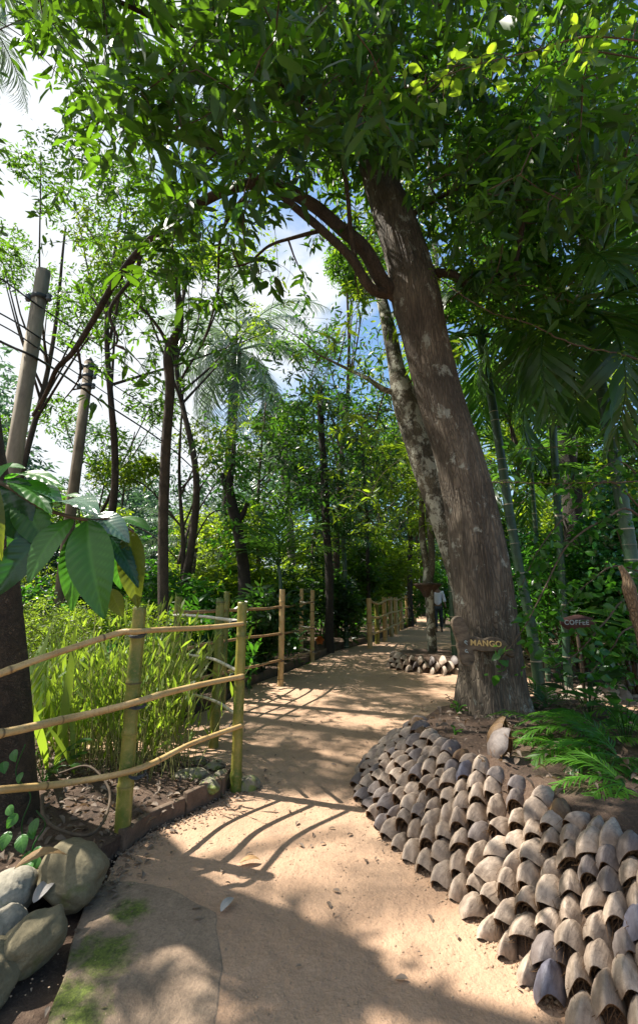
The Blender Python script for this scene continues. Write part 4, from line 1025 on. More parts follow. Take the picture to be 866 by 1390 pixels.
# ------------------------------------------------------------------ palms
def frond_chunks(base, az, el, L, nl, ll, bend, T, v=(.2, .8), tw=0.0, rr=.02, s0=.14, wr=.0):
    n = 26; t = np.linspace(0, 1, n); e = el - bend * t ** 1.25; a_ = az + tw * t ** 2
    d = np.stack([np.cos(a_) * np.cos(e), np.sin(a_) * np.cos(e), np.sin(e)], 1); p = np.vstack([[0, 0, 0], np.cumsum(d[:-1] * L / (n - 1), 0)]) + base
    V, Fq = tube(p, np.linspace(rr, rr * .15, n), 5, cap=False)
    mb = MB(); mb.add(V, [Fq[0]], .75)
    s = np.linspace(s0, .99, nl); k = np.minimum((s * (n - 1)).astype(int), n - 2); f = (s * (n - 1) - k)[:, None]
    pos = p[k] * (1 - f) + p[k + 1] * f; tg = d[k]; side = norm(np.cross(tg, [0, 0, 1.0])); up = np.cross(side, tg)
    alp = R(62) - R(38) * s; prof = ll * np.clip(np.sin(np.pi * (.10 + .86 * s)) ** .7, .15, 1)
    for sg_ in (1, -1):
        dd = side * sg_ * np.sin(alp)[:, None] + tg * np.cos(alp)[:, None] + up * rng.normal(.12, .08, (nl, 1)) + rng.normal(0, .05 + wr, (nl, 3))
        leaves(mb, T, pos, dd, up + rng.normal(0, .18, (nl, 3)), prof * rng.uniform(.88, 1.08, nl), np.clip(rng.uniform(v[0], v[1]) + rng.normal(0, .12, nl), 0, 1))
    return mb
def palm(name, stem, label, smat, lmat, nf, L, nl, ll, bend, T, els=(75, -30), ring=None, seg=16, az0=None, part='stem', azs=None, shaft=0, rr=.02, wr=0.0, group=None):
    """stem: (px, py, Y, width px) from the ground up, crown on the last point"""
    cp = []
    for q_ in stem:
        p = P(*q_[:3]); cp.append([*p, q_[3] / 2 / F * proj(p)[0, 2]])
    if cp[0][2] > 0: cp = [[cp[0][0] + (cp[0][0] - cp[1][0]) * .3 * (cp[0][2] > .5), cp[0][1], -.05, cp[0][3] * 1.1]] + cp
    o_ = np.array([cp[0][0], cp[0][1], 0]); e = empty(name, o_); tag(e, label, 'palm', group)
    H = cp[-1][2]; n = int(max(40, H / .02)) if ring else 60
    b = spline(cp, n); s = np.concatenate([[0], np.cumsum(np.linalg.norm(np.diff(b[:, :3], axis=0), axis=1))])
    mb = MB(); att = np.full(n, .2); rad = b[:, 3].copy()
    if ring:
        sp = ring * (1 - .35 * s / s[-1]); ph = np.abs((s / sp) % 1 - .5) * sp; rg = np.exp(-(ph / .012) ** 2); att = rg; rad *= 1 + .07 * np.exp(-(ph / .02) ** 2)
    V, Fq = tube(b[:, :3], rad, seg); mb.add(V, Fq, np.concatenate([np.repeat(att, seg), [0, 0]])); mb.build(part, MT[smat], e, offset=o_)
    top = b[-1, :3]
    if shaft:
        dv = norm(b[-1, :3] - b[-6, :3]); V, Fq = tube([top - dv * .02, top + dv * shaft * .3, top + dv * shaft * .7, top + dv * shaft], [b[-1, 3] * 1.05, b[-1, 3] * 1.35, b[-1, 3] * 1.1, b[-1, 3] * .6], 12)
        mb = MB(); mb.add(V, Fq, .1); mb.build('crown_shaft', MT['areca'], e, offset=o_); top = top + dv * shaft * .85
    for k in range(nf):
        az = (k * 2.39996 + (az0 or 0)) if azs is None else R(azs[k % len(azs)]) + rng.normal(0, .1)
        t = k / max(1, nf - 1); el_ = R(els[0] * (1 - t) + els[1] * t) + rng.normal(0, .08)
        frond_chunks(top, az, el_, L * rng.uniform(.88, 1.08), nl, ll, bend * rng.uniform(.8, 1.2), T, tw=rng.normal(0, .25), rr=rr, wr=wr).build('frond', MT[lmat], e, offset=o_)
    return e
CO = T_blade(.022, .7, 4); AR = T_blade(.05, .4, 3)
palm('coconut_palm', [(305, 830, 18, 17), (308, 700, 18, 15), (316, 560, 18, 13), (322, 476, 18, 13)], 'tall coconut palm with silvery drooping fronds left of the middle', 'bark4', 'coco', 24, 4.9, 70, 1.0, 1.7, CO, (70, -45), rr=.04)
palm('coconut_palm', [(398, 830, 22, 12), (394, 720, 22, 11), (387, 650, 22, 11), (380, 585, 22, 11)], 'coconut palm with its grey stem showing below dark crown near the middle', 'bark2', 'coco', 14, 3.8, 50, .8, 1.7, CO, (60, -50), rr=.04)
palm('coconut_palm', [(255, 830, 19, 10), (262, 760, 19, 10), (266, 735, 19, 10)], 'low pale-fronded young coconut palm behind the slender tree', 'bark2', 'coco', 13, 3.2, 46, .6, 1.2, CO, (75, 5), rr=.03)
palm('coconut_palm', [(838, 800, 13, 11), (836, 700, 13, 11), (826, 600, 13, 11), (812, 520, 13, 11), (806, 470, 13, 11)], 'bluish coconut palm seen in the bright gap on the garden side', 'bark2', 'blue', 15, 3.2, 52, .8, 1.5, CO, (70, -50), rr=.03)
palm('coconut_palm', [(-60, 850, 9, 20), (-100, 400, 9, 18), (-60, -40, 8.2, 16)], 'coconut palm whose fronds reach in at the top corner over the poles', 'bark2', 'coco', 14, 3.4, 55, .75, 1.2, CO, (60, -30), rr=.03)
palm('slim_palm', [(640, 830, 13, 7), (612, 560, 13, 6.5), (596, 400, 13, 6.5), (584, 260, 13, 6.5), (582, 130, 13, 6)], 'very tall pale thin palm rising behind the mango trunk', 'bark2', 'palm', 12, 1.8, 34, .5, 1.3, AR, (70, -20))
palm('areca_palm', [(722, 860, 6.3, 14), (704, 770, 6.3, 12.5), (690, 690, 6.3, 12), (678, 610, 6.3, 11.5), (668, 550, 6.3, 11), (658, 490, 6.3, 11)], 'green ringed areca palm close beside the mango trunk', 'areca', 'palm', 14, 1.9, 30, .62, 1.7, AR, (78, -25), ring=.26, shaft=.5)
palm('areca_palm', [(880, 890, 4.6, 20), (866, 820, 4.6, 18), (852, 730, 4.6, 17.5), (838, 650, 4.6, 17), (822, 560, 4.6, 16), (808, 490, 4.6, 14)], 'thicker green ringed areca palm on the side away from the mango', 'areca', 'palm', 16, 1.9, 32, .62, 1.9, AR, (78, -35), ring=.22, shaft=.7)
palm('areca_palm', [(381, 840, 8.9, 5), (381, 790, 8.9, 5), (378, 768, 8.9, 5)], 'young feathery areca palm rising behind a tan fence post', 'areca', 'palm', 10, 1.35, 22, .42, .9, AR, (86, 35), rr=.012)
palm('areca_palm', [(612, 800, 9.5, 8), (606, 700, 9.5, 8), (600, 640, 9.5, 8)], 'yellow-green areca palm fanning out between mango and mottled tree', 'areca', 'bright', 11, 1.6, 26, .45, 1.3, AR, (75, -5), ring=.2)
palm('areca_palm', [(735, 830, 7.4, 6), (725, 700, 7.4, 6), (720, 640, 7.4, 6)], 'areca palm with dark fans in the shrubs between the ringed palms', 'areca', 'palm', 13, 1.7, 28, .5, 1.5, AR, (78, -10), ring=.2)
palm('areca_palm', [(765, 830, 6.8, 10), (745, 500, 6.8, 10), (735, 330, 6.4, 10), (728, 255, 6.0, 9)], 'high areca palm with broad dark fronds spread against the upper canopy', 'areca', 'dark', 14, 1.8, 34, .62, 1.8, AR, (70, -35), ring=.25, shaft=.4)
palm('areca_palm', [(470, 860, 13, 6), (468, 780, 13, 6), (466, 730, 13, 6)], 'small areca palm in the dark bed beyond the middle fence', 'areca', 'palm', 11, 1.5, 24, .45, 1.1, AR, (80, 10), ring=.2)

# ------------------------------------------------------------------ background trees
def garden_tree(px, Y, H, rad, n, mat, T, L, k, label, zlow=.35, wpx=None, name='garden_tree', gapk=.4):
    x = (px - CX) / F * (Y * CT + (-CAMZ) * ST) ; o_ = np.array([x, Y, 0]); e = empty(name, o_); tag(e, label, 'tree')
    pts = np.array([[x, Y, -.1], [x + rng.normal(0, .15), Y, H * .3], [x + rng.normal(0, .35), Y + rng.normal(0, .3), H * .6], [x + rng.normal(0, .5), Y + rng.normal(0, .3), H * .9]])
    b = spline(pts, 40); r0 = .0065 * H + .03; mb = MB(); V, Fq = tube(b, np.linspace(r0, r0 * .25, 40), 10, disp=lambda a, s: 1 + .08 * np.cos(3 * a + s * 2)); mb.add(V, Fq); mb.build('trunk', MT['bark3'], e, offset=o_)
    nc = max(5, int(rad * 3.2)); cc = np.stack([rng.normal(0, rad * .5, nc), rng.normal(0, rad * .5, nc), rng.uniform(H * zlow, H * .95, nc)], 1) + [x, Y, 0]; cs = rad * rng.uniform(.22, .42, nc)
    i = rng.integers(0, nc, n); u = norm(rng.normal(0, 1, (n, 3))) * rng.uniform(.55, 1, (n, 1)) ** .5; C = cc[i] + u * cs[i][:, None] * [1, 1, .75]
    C = C[C[:, 2] > .4]; q = proj(C); C = C[~((Y < 16) & (q[:, 0] > 560) & (q[:, 0] < 605) & (q[:, 1] > 790))]; q = proj(C); pe = (((q[:, 0] - 305) / 95) ** 2 + ((q[:, 1] - 470) / 110) ** 2 < 1) & (Y < 18); C = C[~(pe & (rng.uniform(0, 1, len(C)) < .85))]
    C = C[gap_ok(C, gapk) & (sun_mid(C) | (rng.uniform(0, 1, len(C)) < .35))]
    sk = np.concatenate([b[12:]] + [spline([b[min(39, max(8, int(40 * (c[2] / H) * .8)))], (c + b[25]) / 2 + [0, 0, -.2], c], 8) for c in cc])
    tw = MB()
    for c in cc:
        V, Fq = tube(spline([b[min(39, max(8, int(40 * (c[2] / H) * .75)))], (c + b[20]) / 2 + [0, 0, .1], c], 10), np.linspace(r0 * .35, .012, 10), 5, cap=False); tw.add(V, [Fq[0]])
    tw.build('limbs', MT['bark3'], e, offset=o_)
    lf = MB(); whorls(lf, T, C, k, L, L * .45, .35, (0, 1)); lf.build('crown', MT[mat], e, offset=o_); return e
BG = [
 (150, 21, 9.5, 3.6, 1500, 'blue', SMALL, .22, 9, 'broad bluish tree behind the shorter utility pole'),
 (240, 11.8, 7.6, 1.9, 900, 'bright', LEAF, .17, 10, 'light green tree standing right behind the slender brown trunk'),
 (106, 12.5, 7.4, 2.0, 900, 'mango', LEAF, .18, 10, 'leafy tree filling the space between both utility poles'),
 (112, 10.5, 12.5, 2.8, 1500, 'mango', LEAF, .17, 10, 'tall tree behind both poles whose crown fills the open sky corner', .66),
 (-10, 12.5, 14, 2.6, 1500, 'mango', SMALL, .16, 10, 'tallest tree at the outer edge, its leaves above the taller pole', .6),
 (233, 11.5, 13, 2.6, 1500, 'bright', SMALL, .15, 10, 'high light-green tree whose crown shows above the slender tree', .68),
 (455, 15, 14.5, 2.8, 1900, 'mango', SMALL, .18, 10, 'high leafy tree filling the sky gap beside the mango fork', .5),
 (20, 17, 5.2, 2.2, 700, 'bright', SMALL, .2, 9, 'low bright green tree under the taller utility pole'),
 (245, 14, 5.6, 1.6, 600, 'bright', LEAF, .22, 9, 'light green tree just past the slender brown trunk'),
 (360, 13.5, 7.8, 1.9, 1000, 'mango', LEAF, .22, 10, 'tree with sunlit leaf clumps in front of the silvery coconut palm'),
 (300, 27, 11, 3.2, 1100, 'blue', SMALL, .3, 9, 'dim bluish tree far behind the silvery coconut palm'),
 (430, 19, 10.5, 2.5, 1000, 'dark', LEAF, .26, 9, 'deep green tree behind the straight dark tree'),
 (520, 23, 10, 3.0, 1200, 'bright', LEAF, .28, 9, 'yellow-green tree beyond the farthest fence'),
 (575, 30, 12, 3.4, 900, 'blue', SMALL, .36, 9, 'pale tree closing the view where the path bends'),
 (640, 17, 10, 2.7, 1100, 'mango', LEAF, .25, 9, 'leafy tree directly behind the mango and mottled trunks'),
 (715, 12.5, 9, 2.3, 1100, 'mango', LEAF, .22, 9, 'sun-flecked tree behind the nearer ringed areca palm'),
 (775, 17, 9, 2.6, 800, 'bright', LEAF, .24, 9, 'bright tree seen through the fork of the dark tree'),
 (868, 11.5, 7.2, 2.2, 1000, 'bright', LEAF, .18, 9, 'yellow-green tree behind the thicker areca palm'),
 (930, 9, 10, 2.4, 800, 'dark', LEAF, .2, 9, 'dark tree at the garden edge beyond the thicker areca palm'),
 (-90, 15, 9, 2.4, 700, 'mango', LEAF, .22, 9, 'tree at the outer edge behind the taller utility pole'),
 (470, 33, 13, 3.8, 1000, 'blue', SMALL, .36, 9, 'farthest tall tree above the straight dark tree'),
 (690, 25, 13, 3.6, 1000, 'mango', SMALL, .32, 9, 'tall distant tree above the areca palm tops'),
]
for b_ in BG: garden_tree(*b_)

# ------------------------------------------------------------------ shrubs
def shrub(px, py, Y, w_, h_, n, mat, T, L, k, label, name='shrub', droop=.1, cat='shrub', z0=.1, spread=.04, dep=None):
    """px: centre, Y distance, w_ half width, h_ height in metres"""
    x = (px - CX) / F * (Y * CT - CAMZ * ST); o_ = np.array([x, Y, z0]); e = empty(name, o_); tag(e, label, cat)
    nc = 9; cc = np.stack([rng.normal(0, w_ * .5, nc), rng.normal(0, (dep or w_) * .45, nc), rng.uniform(.25, .85, nc) * h_], 1) + o_
    i = rng.integers(0, nc, n); u = norm(rng.normal(0, 1, (n, 3))) * rng.uniform(.5, 1, (n, 1)) ** .5; C = cc[i] + u * [w_ * .45, (dep or w_) * .4, h_ * .24]; C[:, 2] = np.maximum(C[:, 2], z0 + .05)
    st = MB()
    for c in cc:
        V, Fq = tube(spline([o_ + [rng.normal(0, .05), rng.normal(0, .05), -.05], (o_ + c) / 2 + [0, 0, .1 * h_], c], 10), np.linspace(.018, .006, 10), 5, cap=False); st.add(V, [Fq[0]])
        for _ in range(3):
            c2_ = c + rng.normal(0, w_ * .3, 3); V, Fq = tube(np.array([c, (c + c2_) / 2 + [0, 0, .03], c2_]), .005, 4, cap=False); st.add(V, [Fq[0]])
    st.build('stems', MT['twig'], e, offset=o_); lf = MB(); whorls(lf, T, C, k, L, spread, droop, (0, 1)); lf.build('foliage', MT[mat], e, offset=o_); return e
SH = [
 (85, 0, 6.2, .75, 1.35, 900, 'grass', SMALL, .055, 12, 'low yellow-green hedge bush behind the rough trunk'),
 (165, 0, 6.8, .7, 1.2, 500, 'bright', SMALL, .07, 10, 'small-leaved hedge bush between rough trunk and slender tree'),
 (150, 0, 5.6, .45, .9, 220, 'lush', OVAL, .10, 8, 'low broad-leaved bush rising through the tall grass'),
 (230, 0, 6.0, .35, .8, 160, 'dark', LEAF, .14, 8, 'small dark bush between grass clump and fence corner'),
 (20, 0, 7.6, .9, 1.6, 500, 'lush', OVAL, .1, 9, 'round green shrub behind the low hedge at the outer edge'),
 (120, 0, 10.5, .7, 3.0, 380, 'dark', OVAL, .16, 8, 'tall leafy shrub climbing round the shorter utility pole foot'),
 (285, 0, 7.6, .6, 1.1, 260, 'lush', LEAF, .22, 8, 'long-leaved shrub behind the fence corner posts'),
 (340, 0, 8.6, .6, 1.3, 300, 'dark', LEAF, .2, 8, 'dark leafy shrub just past the fence corner'),
 (392, 0, 13.2, .6, 1.7, 300, 'bright', LEAF, .2, 8, 'bright leafy shrub behind the middle fence end posts'),
 (240, 0, 10.5, .9, 1.9, 360, 'lush', LEAF, .24, 8, 'green shrub behind the slender tree foot'),
 (330, 0, 12, 1.0, 2.2, 380, 'bright', LEAF, .24, 8, 'bushy plant around the foot of the dead snag'),
 (190, 0, 13, 1.2, 2.0, 380, 'bright', SMALL, .17, 9, 'yellow-green bush between the slender tree and shorter pole'),
 (60, 0, 12.5, 1.2, 2.3, 420, 'lush', SMALL, .16, 9, 'green bush at the taller pole foot'),
 (440, 0, 13.5, .9, 2.4, 420, 'dark', LEAF, .22, 8, 'dark bush around the straight dark tree foot'),
 (478, 0, 15.5, .9, 3.0, 420, 'mango', LEAF, .24, 8, 'bush at the start of the farthest fence'),
 (415, 0, 16, 1.1, 2.8, 360, 'bright', LEAF, .24, 8, 'lit bush further back between the middle and farthest fences'),
 (512, 0, 18.5, 1.0, 3.4, 520, 'bright', LEAF, .24, 8, 'tall yellow-green bush leaning over the farthest fence'),
 (538, 0, 23, 1.2, 3.6, 460, 'bright', LEAF, .28, 8, 'bright bush behind the far half of the farthest fence'),
 (566, 0, 31, 2.0, 4.4, 420, 'bright', LEAF, .34, 8, 'bush closing the path bend'),
 (602, 0, 22, 1.0, 2.6, 380, 'lush', LEAF, .26, 8, 'dark green bush beyond the walking person'),
 (648, 0, 13.5, .45, 2.3, 360, 'lush', OVAL, .18, 8, 'broad-leaved bush between the slim forked tree and mango'),
 (700, 0, 9.6, .5, 2.2, 300, 'dark', OVAL, .15, 8, 'bush hidden mostly behind the mango trunk'),
 (735, 0, 8.2, .8, 2.3, 620, 'coffee', LEAF, .13, 8, 'dark glossy bush behind the COFFEE board'),
 (800, 0, 7.6, .8, 2.5, 700, 'lush', LEAF, .13, 8, 'glossy bush to the garden side of the COFFEE board'),
 (860, 0, 7.0, .8, 2.7, 700, 'lush', OVAL, .11, 8, 'leafy bush behind the thicker areca palm stem'),
 (770, 0, 10.5, 1.1, 3.3, 800, 'bright', LEAF, .17, 8, 'tall sunlit bush rising behind the COFFEE board bushes'),
 (700, 0, 11, .8, 3.4, 520, 'dark', LEAF, .17, 8, 'tall dim bush between mango trunk and the nearer areca palm'),
 (840, 0, 10, 1.0, 3.8, 650, 'bright', OVAL, .12, 8, 'high light-leaved bush below the bright sky gap'),
 (900, 0, 6.2, .8, 2.6, 450, 'coffee', OVAL, .1, 8, 'dark bush at the garden edge behind the dead stem'),
 (455, 0, 24, 1.6, 4.4, 460, 'bright', LEAF, .3, 8, 'big hazy green bush deep behind the dark bed'),
 (370, 0, 23, 1.8, 4.6, 460, 'bright', LEAF, .3, 8, 'big pale bush deep behind the young feathery palm'),
 (270, 0, 25, 2.0, 4.4, 460, 'grass', LEAF, .3, 8, 'palest bush deep behind the low coconut palm'),
 (110, 0, 24, 2.6, 4.6, 460, 'lush', LEAF, .3, 8, 'wide bush deep behind the shorter pole'),
]
for s_ in SH: shrub(*s_)

def blades(px, Y, n, L, T, mat, label, name='ginger_clump', cat='plant', el=(45, 82), z0=.1, rad=.12, wv=(0, 1)):
    x = (px - CX) / F * (Y * CT - CAMZ * ST); o_ = np.array([x, Y, z0]); e = empty(name, o_); tag(e, label, cat)
    st = MB(); lf = MB()
    ns = max(4, n // 7)
    for k in range(ns):
        az = rng.uniform(0, 2 * np.pi); hh = L * rng.uniform(.7, 1.5); b0 = o_ + [rng.normal(0, rad), rng.normal(0, rad), -.04]; tp = b0 + np.array([math.cos(az) * .3 * hh, math.sin(az) * .3 * hh, hh]); path = spline([b0, (b0 + tp) / 2 + [0, 0, .08 * hh], tp], 10)
        V, Fq = tube(path, .008, 5, cap=False); st.add(V, [Fq[0]], .4)
        m = 8; s = rng.integers(3, 10, m); d = rng.normal(0, 1, (m, 3)); d[:, 2] = np.tan(np.radians(rng.uniform(el[0], el[1], m))) * .45
        leaves(lf, T, path[s], d, np.tile([0, 0, 1.0], (m, 1)) + rng.normal(0, .2, (m, 3)), L * rng.uniform(.5, .9, m), rng.uniform(wv[0], wv[1], m))
    st.build('stems', MT[mat], e, offset=o_); lf.build('foliage', MT[mat], e, offset=o_)
GB = T_blade(.10, .45, 6)
for a in [(262, 9.2, 60, .62, GB, 'lush', 'broad-bladed ginger clump behind the fence corner'), (300, 10.2, 60, .65, GB, 'grass', 'sunlit ginger clump between slender tree and dead snag'), (215, 8.6, 50, .5, GB, 'lush', 'ginger clump at the slender tree foot'),
          (350, 10.0, 60, .6, GB, 'lush', 'ginger clump behind the young feathery palm'), (330, 7.1, 30, .4, GB, 'lush', 'low bladed plant leaning through the middle fence'), (395, 9.8, 40, .5, GB, 'lush', 'low arching bladed plant beside the middle fence end'),
           (655, 11.2, 30, .4, GB, 'lush', 'bladed plant by the round planter, half behind the mango')]: blades(*a)

# coffee bush with arching twigs in front of the beds
e = empty('coffee_bush', (3.7, 4.6, .3)); o_ = np.array([3.7, 4.6, .3]); tag(e, 'coffee bush sending arching twigs of glossy leaves past the mango trunk', 'shrub')
tws = [[(900, 800, 4.4), (866, 700, 4.3), (820, 705, 4.1), (770, 740, 4.0), (738, 800, 3.9), (712, 850, 3.85), (680, 895, 3.8)], [(900, 820, 4.4), (862, 810, 4.2), (820, 845, 4.0), (785, 885, 3.9), (750, 905, 3.8)], [(900, 760, 4.5), (840, 660, 4.4), (780, 690, 4.3), (735, 740, 4.2), (705, 800, 4.1)],
       [(900, 780, 4.6), (850, 770, 4.4), (800, 790, 4.3), (760, 830, 4.2)], [(905, 720, 4.6), (860, 640, 4.5), (800, 645, 4.4), (740, 680, 4.3)], [(905, 840, 4.2), (860, 850, 4.0), (830, 880, 3.9), (800, 915, 3.8)], [(910, 700, 4.8), (870, 610, 4.8), (800, 605, 4.6), (700, 610, 4.5)]]
Cs = []
for t_ in tws:
    pth = spline([[3.7, 4.6, .3], [3.65, 4.6, 1.2]] + [P(*q_) for q_ in t_[1:]], 40); mb = MB(); V, Fq = tube(pth, np.linspace(.014, .003, 40), 6); mb.add(V, Fq); mb.build('branch', MT['twig'], e, offset=o_)
    c_ = pth[14:]; Cs.append(c_[rng.integers(0, len(c_), 34)] + rng.normal(0, .075, (34, 3)))
C = np.concatenate(Cs); lf = MB(); whorls(lf, OVAL, C, 4, .085, .03, .35, (0, 1)); lf.build('foliage', MT['lush'], e, offset=o_)

# long twig vine between mango and the thicker palm
e = empty('trailing_vine', P(590, 375, 4.2)); o_ = P(590, 375, 4.2); tag(e, 'thin twining vine with tiny leaves stretched from mango towards the palms', 'vine')
for pts in ([(585, 370, 4.25), (625, 400, 4.0), (668, 425, 3.9), (720, 440, 3.8), (780, 468, 3.7), (840, 480, 3.7), (900, 500, 3.7)], [(640, 655, 5.0), (700, 655, 4.6), (760, 656, 4.4), (820, 655, 4.2), (900, 652, 4.0)]):
    pth = spline([P(*q_) for q_ in pts], 60) + rng.normal(0, .004, (60, 3)); mb = MB(); V, Fq = tube(pth, .007, 5); mb.add(V, Fq); mb.build('stem', MT['twig'], e, offset=o_)
    lf = MB(); whorls(lf, SMALL, pth[rng.integers(0, 60, 60)] + rng.normal(0, .03, (60, 3)), 3, .05, .02, .2, (.3, 1)); lf.build('foliage', MT['bright'], e, offset=o_)

# near sprays hanging in at the top of the view
def spray(pts, n, T, L, mat, label, k=3, sp=.05, r=.007, vr=(0, 1), droop=.35, name='leafy_branch'):
    path = spline([P(*q_) for q_ in pts], 60); o_ = path[0]; e = empty(name, o_); tag(e, label, 'branch')
    mb = MB(); V, Fq = tube(path, np.linspace(r, r * .35, 60), 7); mb.add(V, Fq); mb.build('twig', MT['twig'], e, offset=o_)
    C = path[rng.integers(6, 60, n)] + rng.normal(0, sp, (n, 3)); tw = MB(); grow(tw, path[::2], C, .004, .0015, step=.04); tw.build('side_twigs', MT['twig'], e, offset=o_)
    lf = MB(); whorls(lf, T, C, k, L, .012, droop, vr); lf.build('leaves', MT[mat], e, offset=o_)
NL = T_leaf(.17, .18, .05)
spray([(500, -60, 2.4), (433, 20, 2.4), (390, 55, 2.4), (340, 100, 2.4), (290, 150, 2.35), (240, 172, 2.3), (170, 172, 2.3)], 60, NL, .17, 'mango', 'thin arching branch with big dark leaves across the upper canopy', 4, .10)
spray([(330, -80, 2.2), (290, 20, 2.2), (240, 90, 2.2), (190, 130, 2.25), (150, 170, 2.3)], 60, NL, .16, 'mango', 'broad-leaved branch hanging down over the sky gap', 4, .11)
spray([(560, -80, 2.6), (500, 60, 2.6), (430, 130, 2.6), (380, 230, 2.7)], 55, NL, .17, 'dark', 'dark bluish leafy branch in the top centre canopy', 4, .13)
spray([(900, 60, 1.6), (800, 50, 1.6), (720, 70, 1.6), (640, 90, 1.6), (560, 120, 1.65)], 26, T_oval(.3), .065, 'bright', 'bright light-green spray of rounded leaves nearest the lens', 3, .05, .004, (.6, 1))
spray([(900, 40, 3.2), (830, 70, 3.2), (800, 130, 3.2), (770, 180, 3.2), (790, 260, 3.2)], 55, LEAF, .14, 'lush', 'branch with brown twigs hanging at the upper garden side', 4, .16, .012)
spray([(300, 200, 3.2), (250, 260, 3.2), (235, 330, 3.2), (225, 385, 3.2)], 40, NL, .18, 'mango', 'drooping leafy twig in front of the slender tree top', 4, .12)
spray([(360, 230, 3.3), (330, 300, 3.3), (345, 380, 3.3)], 26, NL, .18, 'mango', 'short drooping twig in front of the coconut palm fronds', 4, .10)

# ------------------------------------------------------------------ cacao plant, ferns and small plants
def big_leaf(base, tip, wid, nrm_hint, v0=.3, mat='cacao', parent=None, offset=(0, 0, 0), droop=.12, nv=11, name='leaf', fold=.12):
    base = np.asarray(base, float); tip = np.asarray(tip, float); d = tip - base; L = np.linalg.norm(d); d = d / L; X = norm(np.cross(d, nrm_hint)); Z = np.cross(X, d)
    nt_, ns = 44, 15; t = np.linspace(0, 1, nt_)[:, None]; s = np.linspace(-1, 1, ns)[None]
    wv = np.sin(np.pi * np.clip(t, 0, 1) ** .85) ** .72 * (1 - .25 * t ** 3) + .012
    wv = wv * (1 - .0 * s)
    x = s * wid / 2 * wv; y = t * L + 0 * s
    ph = t * nv - np.abs(s) * 1.5; q_ = np.abs(np.sin(np.pi * ph)); vein = np.exp(-((1 - np.abs(np.cos(np.pi * ph))) / .05)) ; mid = np.exp(-(s / .06) ** 2)
    z = L * (-droop * (2 * t - 1) ** 2 + droop) + .018 * L * q_ * np.abs(s) ** .5 * (1 - s ** 4 * .5) + np.abs(x) * fold + .01 * L * np.sin(9 * t + 3 * s + base[0] * 20) * np.abs(s)
    V = base + x[..., None] * X + y[..., None] * d + z[..., None] * Z
    a = np.clip(v0 + .5 * np.maximum(vein * .7, mid), 0, 1); i, j = np.meshgrid(np.arange(nt_ - 1), np.arange(ns - 1), indexing='ij'); A = i * ns + j
    mb = MB(); mb.add(V.reshape(-1, 3), np.stack([A, A + 1, A + ns + 1, A + ns], -1).reshape(-1, 4), (a + 0 * x).reshape(-1)); return mb.build(name, MT[mat], parent, offset=offset)
MT['cacao'] = leaf_mat('cacao_leaf', (.02, .10, .018), (.13, .34, .07), (.18, .6, .04), .42, .32, .05)
MT['cacao_dark'] = leaf_mat('dark_cacao_leaf', (.012, .055, .025), (.07, .19, .08), (.06, .3, .04), .3, .25, .05)
MT['cacao_yellow'] = leaf_mat('yellow_cacao_leaf', (.06, .10, .01), (.16, .20, .03), (.36, .46, .03), .5, .45, .05)
MT['cacao_gloss'] = leaf_mat('glossy_cacao_leaf', (.05, .12, .07), (.2, .33, .22), (.05, .2, .05), .15, .17, .05, .9)
YL = 1.62; e = empty('cacao_plant', (-1.75, 1.75, 0)); o_ = np.array([-1.75, 1.75, 0]); tag(e, 'young cacao plant with huge ribbed drooping leaves by the nearest trunk', 'plant')
for pts, r_ in (([[-1.75, 1.75, 0], [-1.7, 1.75, .9], [-1.5, 1.72, 1.6], P(-60, 640, YL + .1), P(0, 655, YL + .05), P(60, 690, YL), P(119, 706, YL), P(150, 705, YL + .02), P(182, 722, YL + .03)], .012),):
    mb = MB(); V, Fq = tube(spline(pts, 60), np.linspace(r_, .004, 60), 8); mb.add(V, Fq); mb.build('stem', MT['twig'], e, offset=o_)
FR = np.array([.05, -1, .35]); UPV = np.array([0, -.45, 1.0])
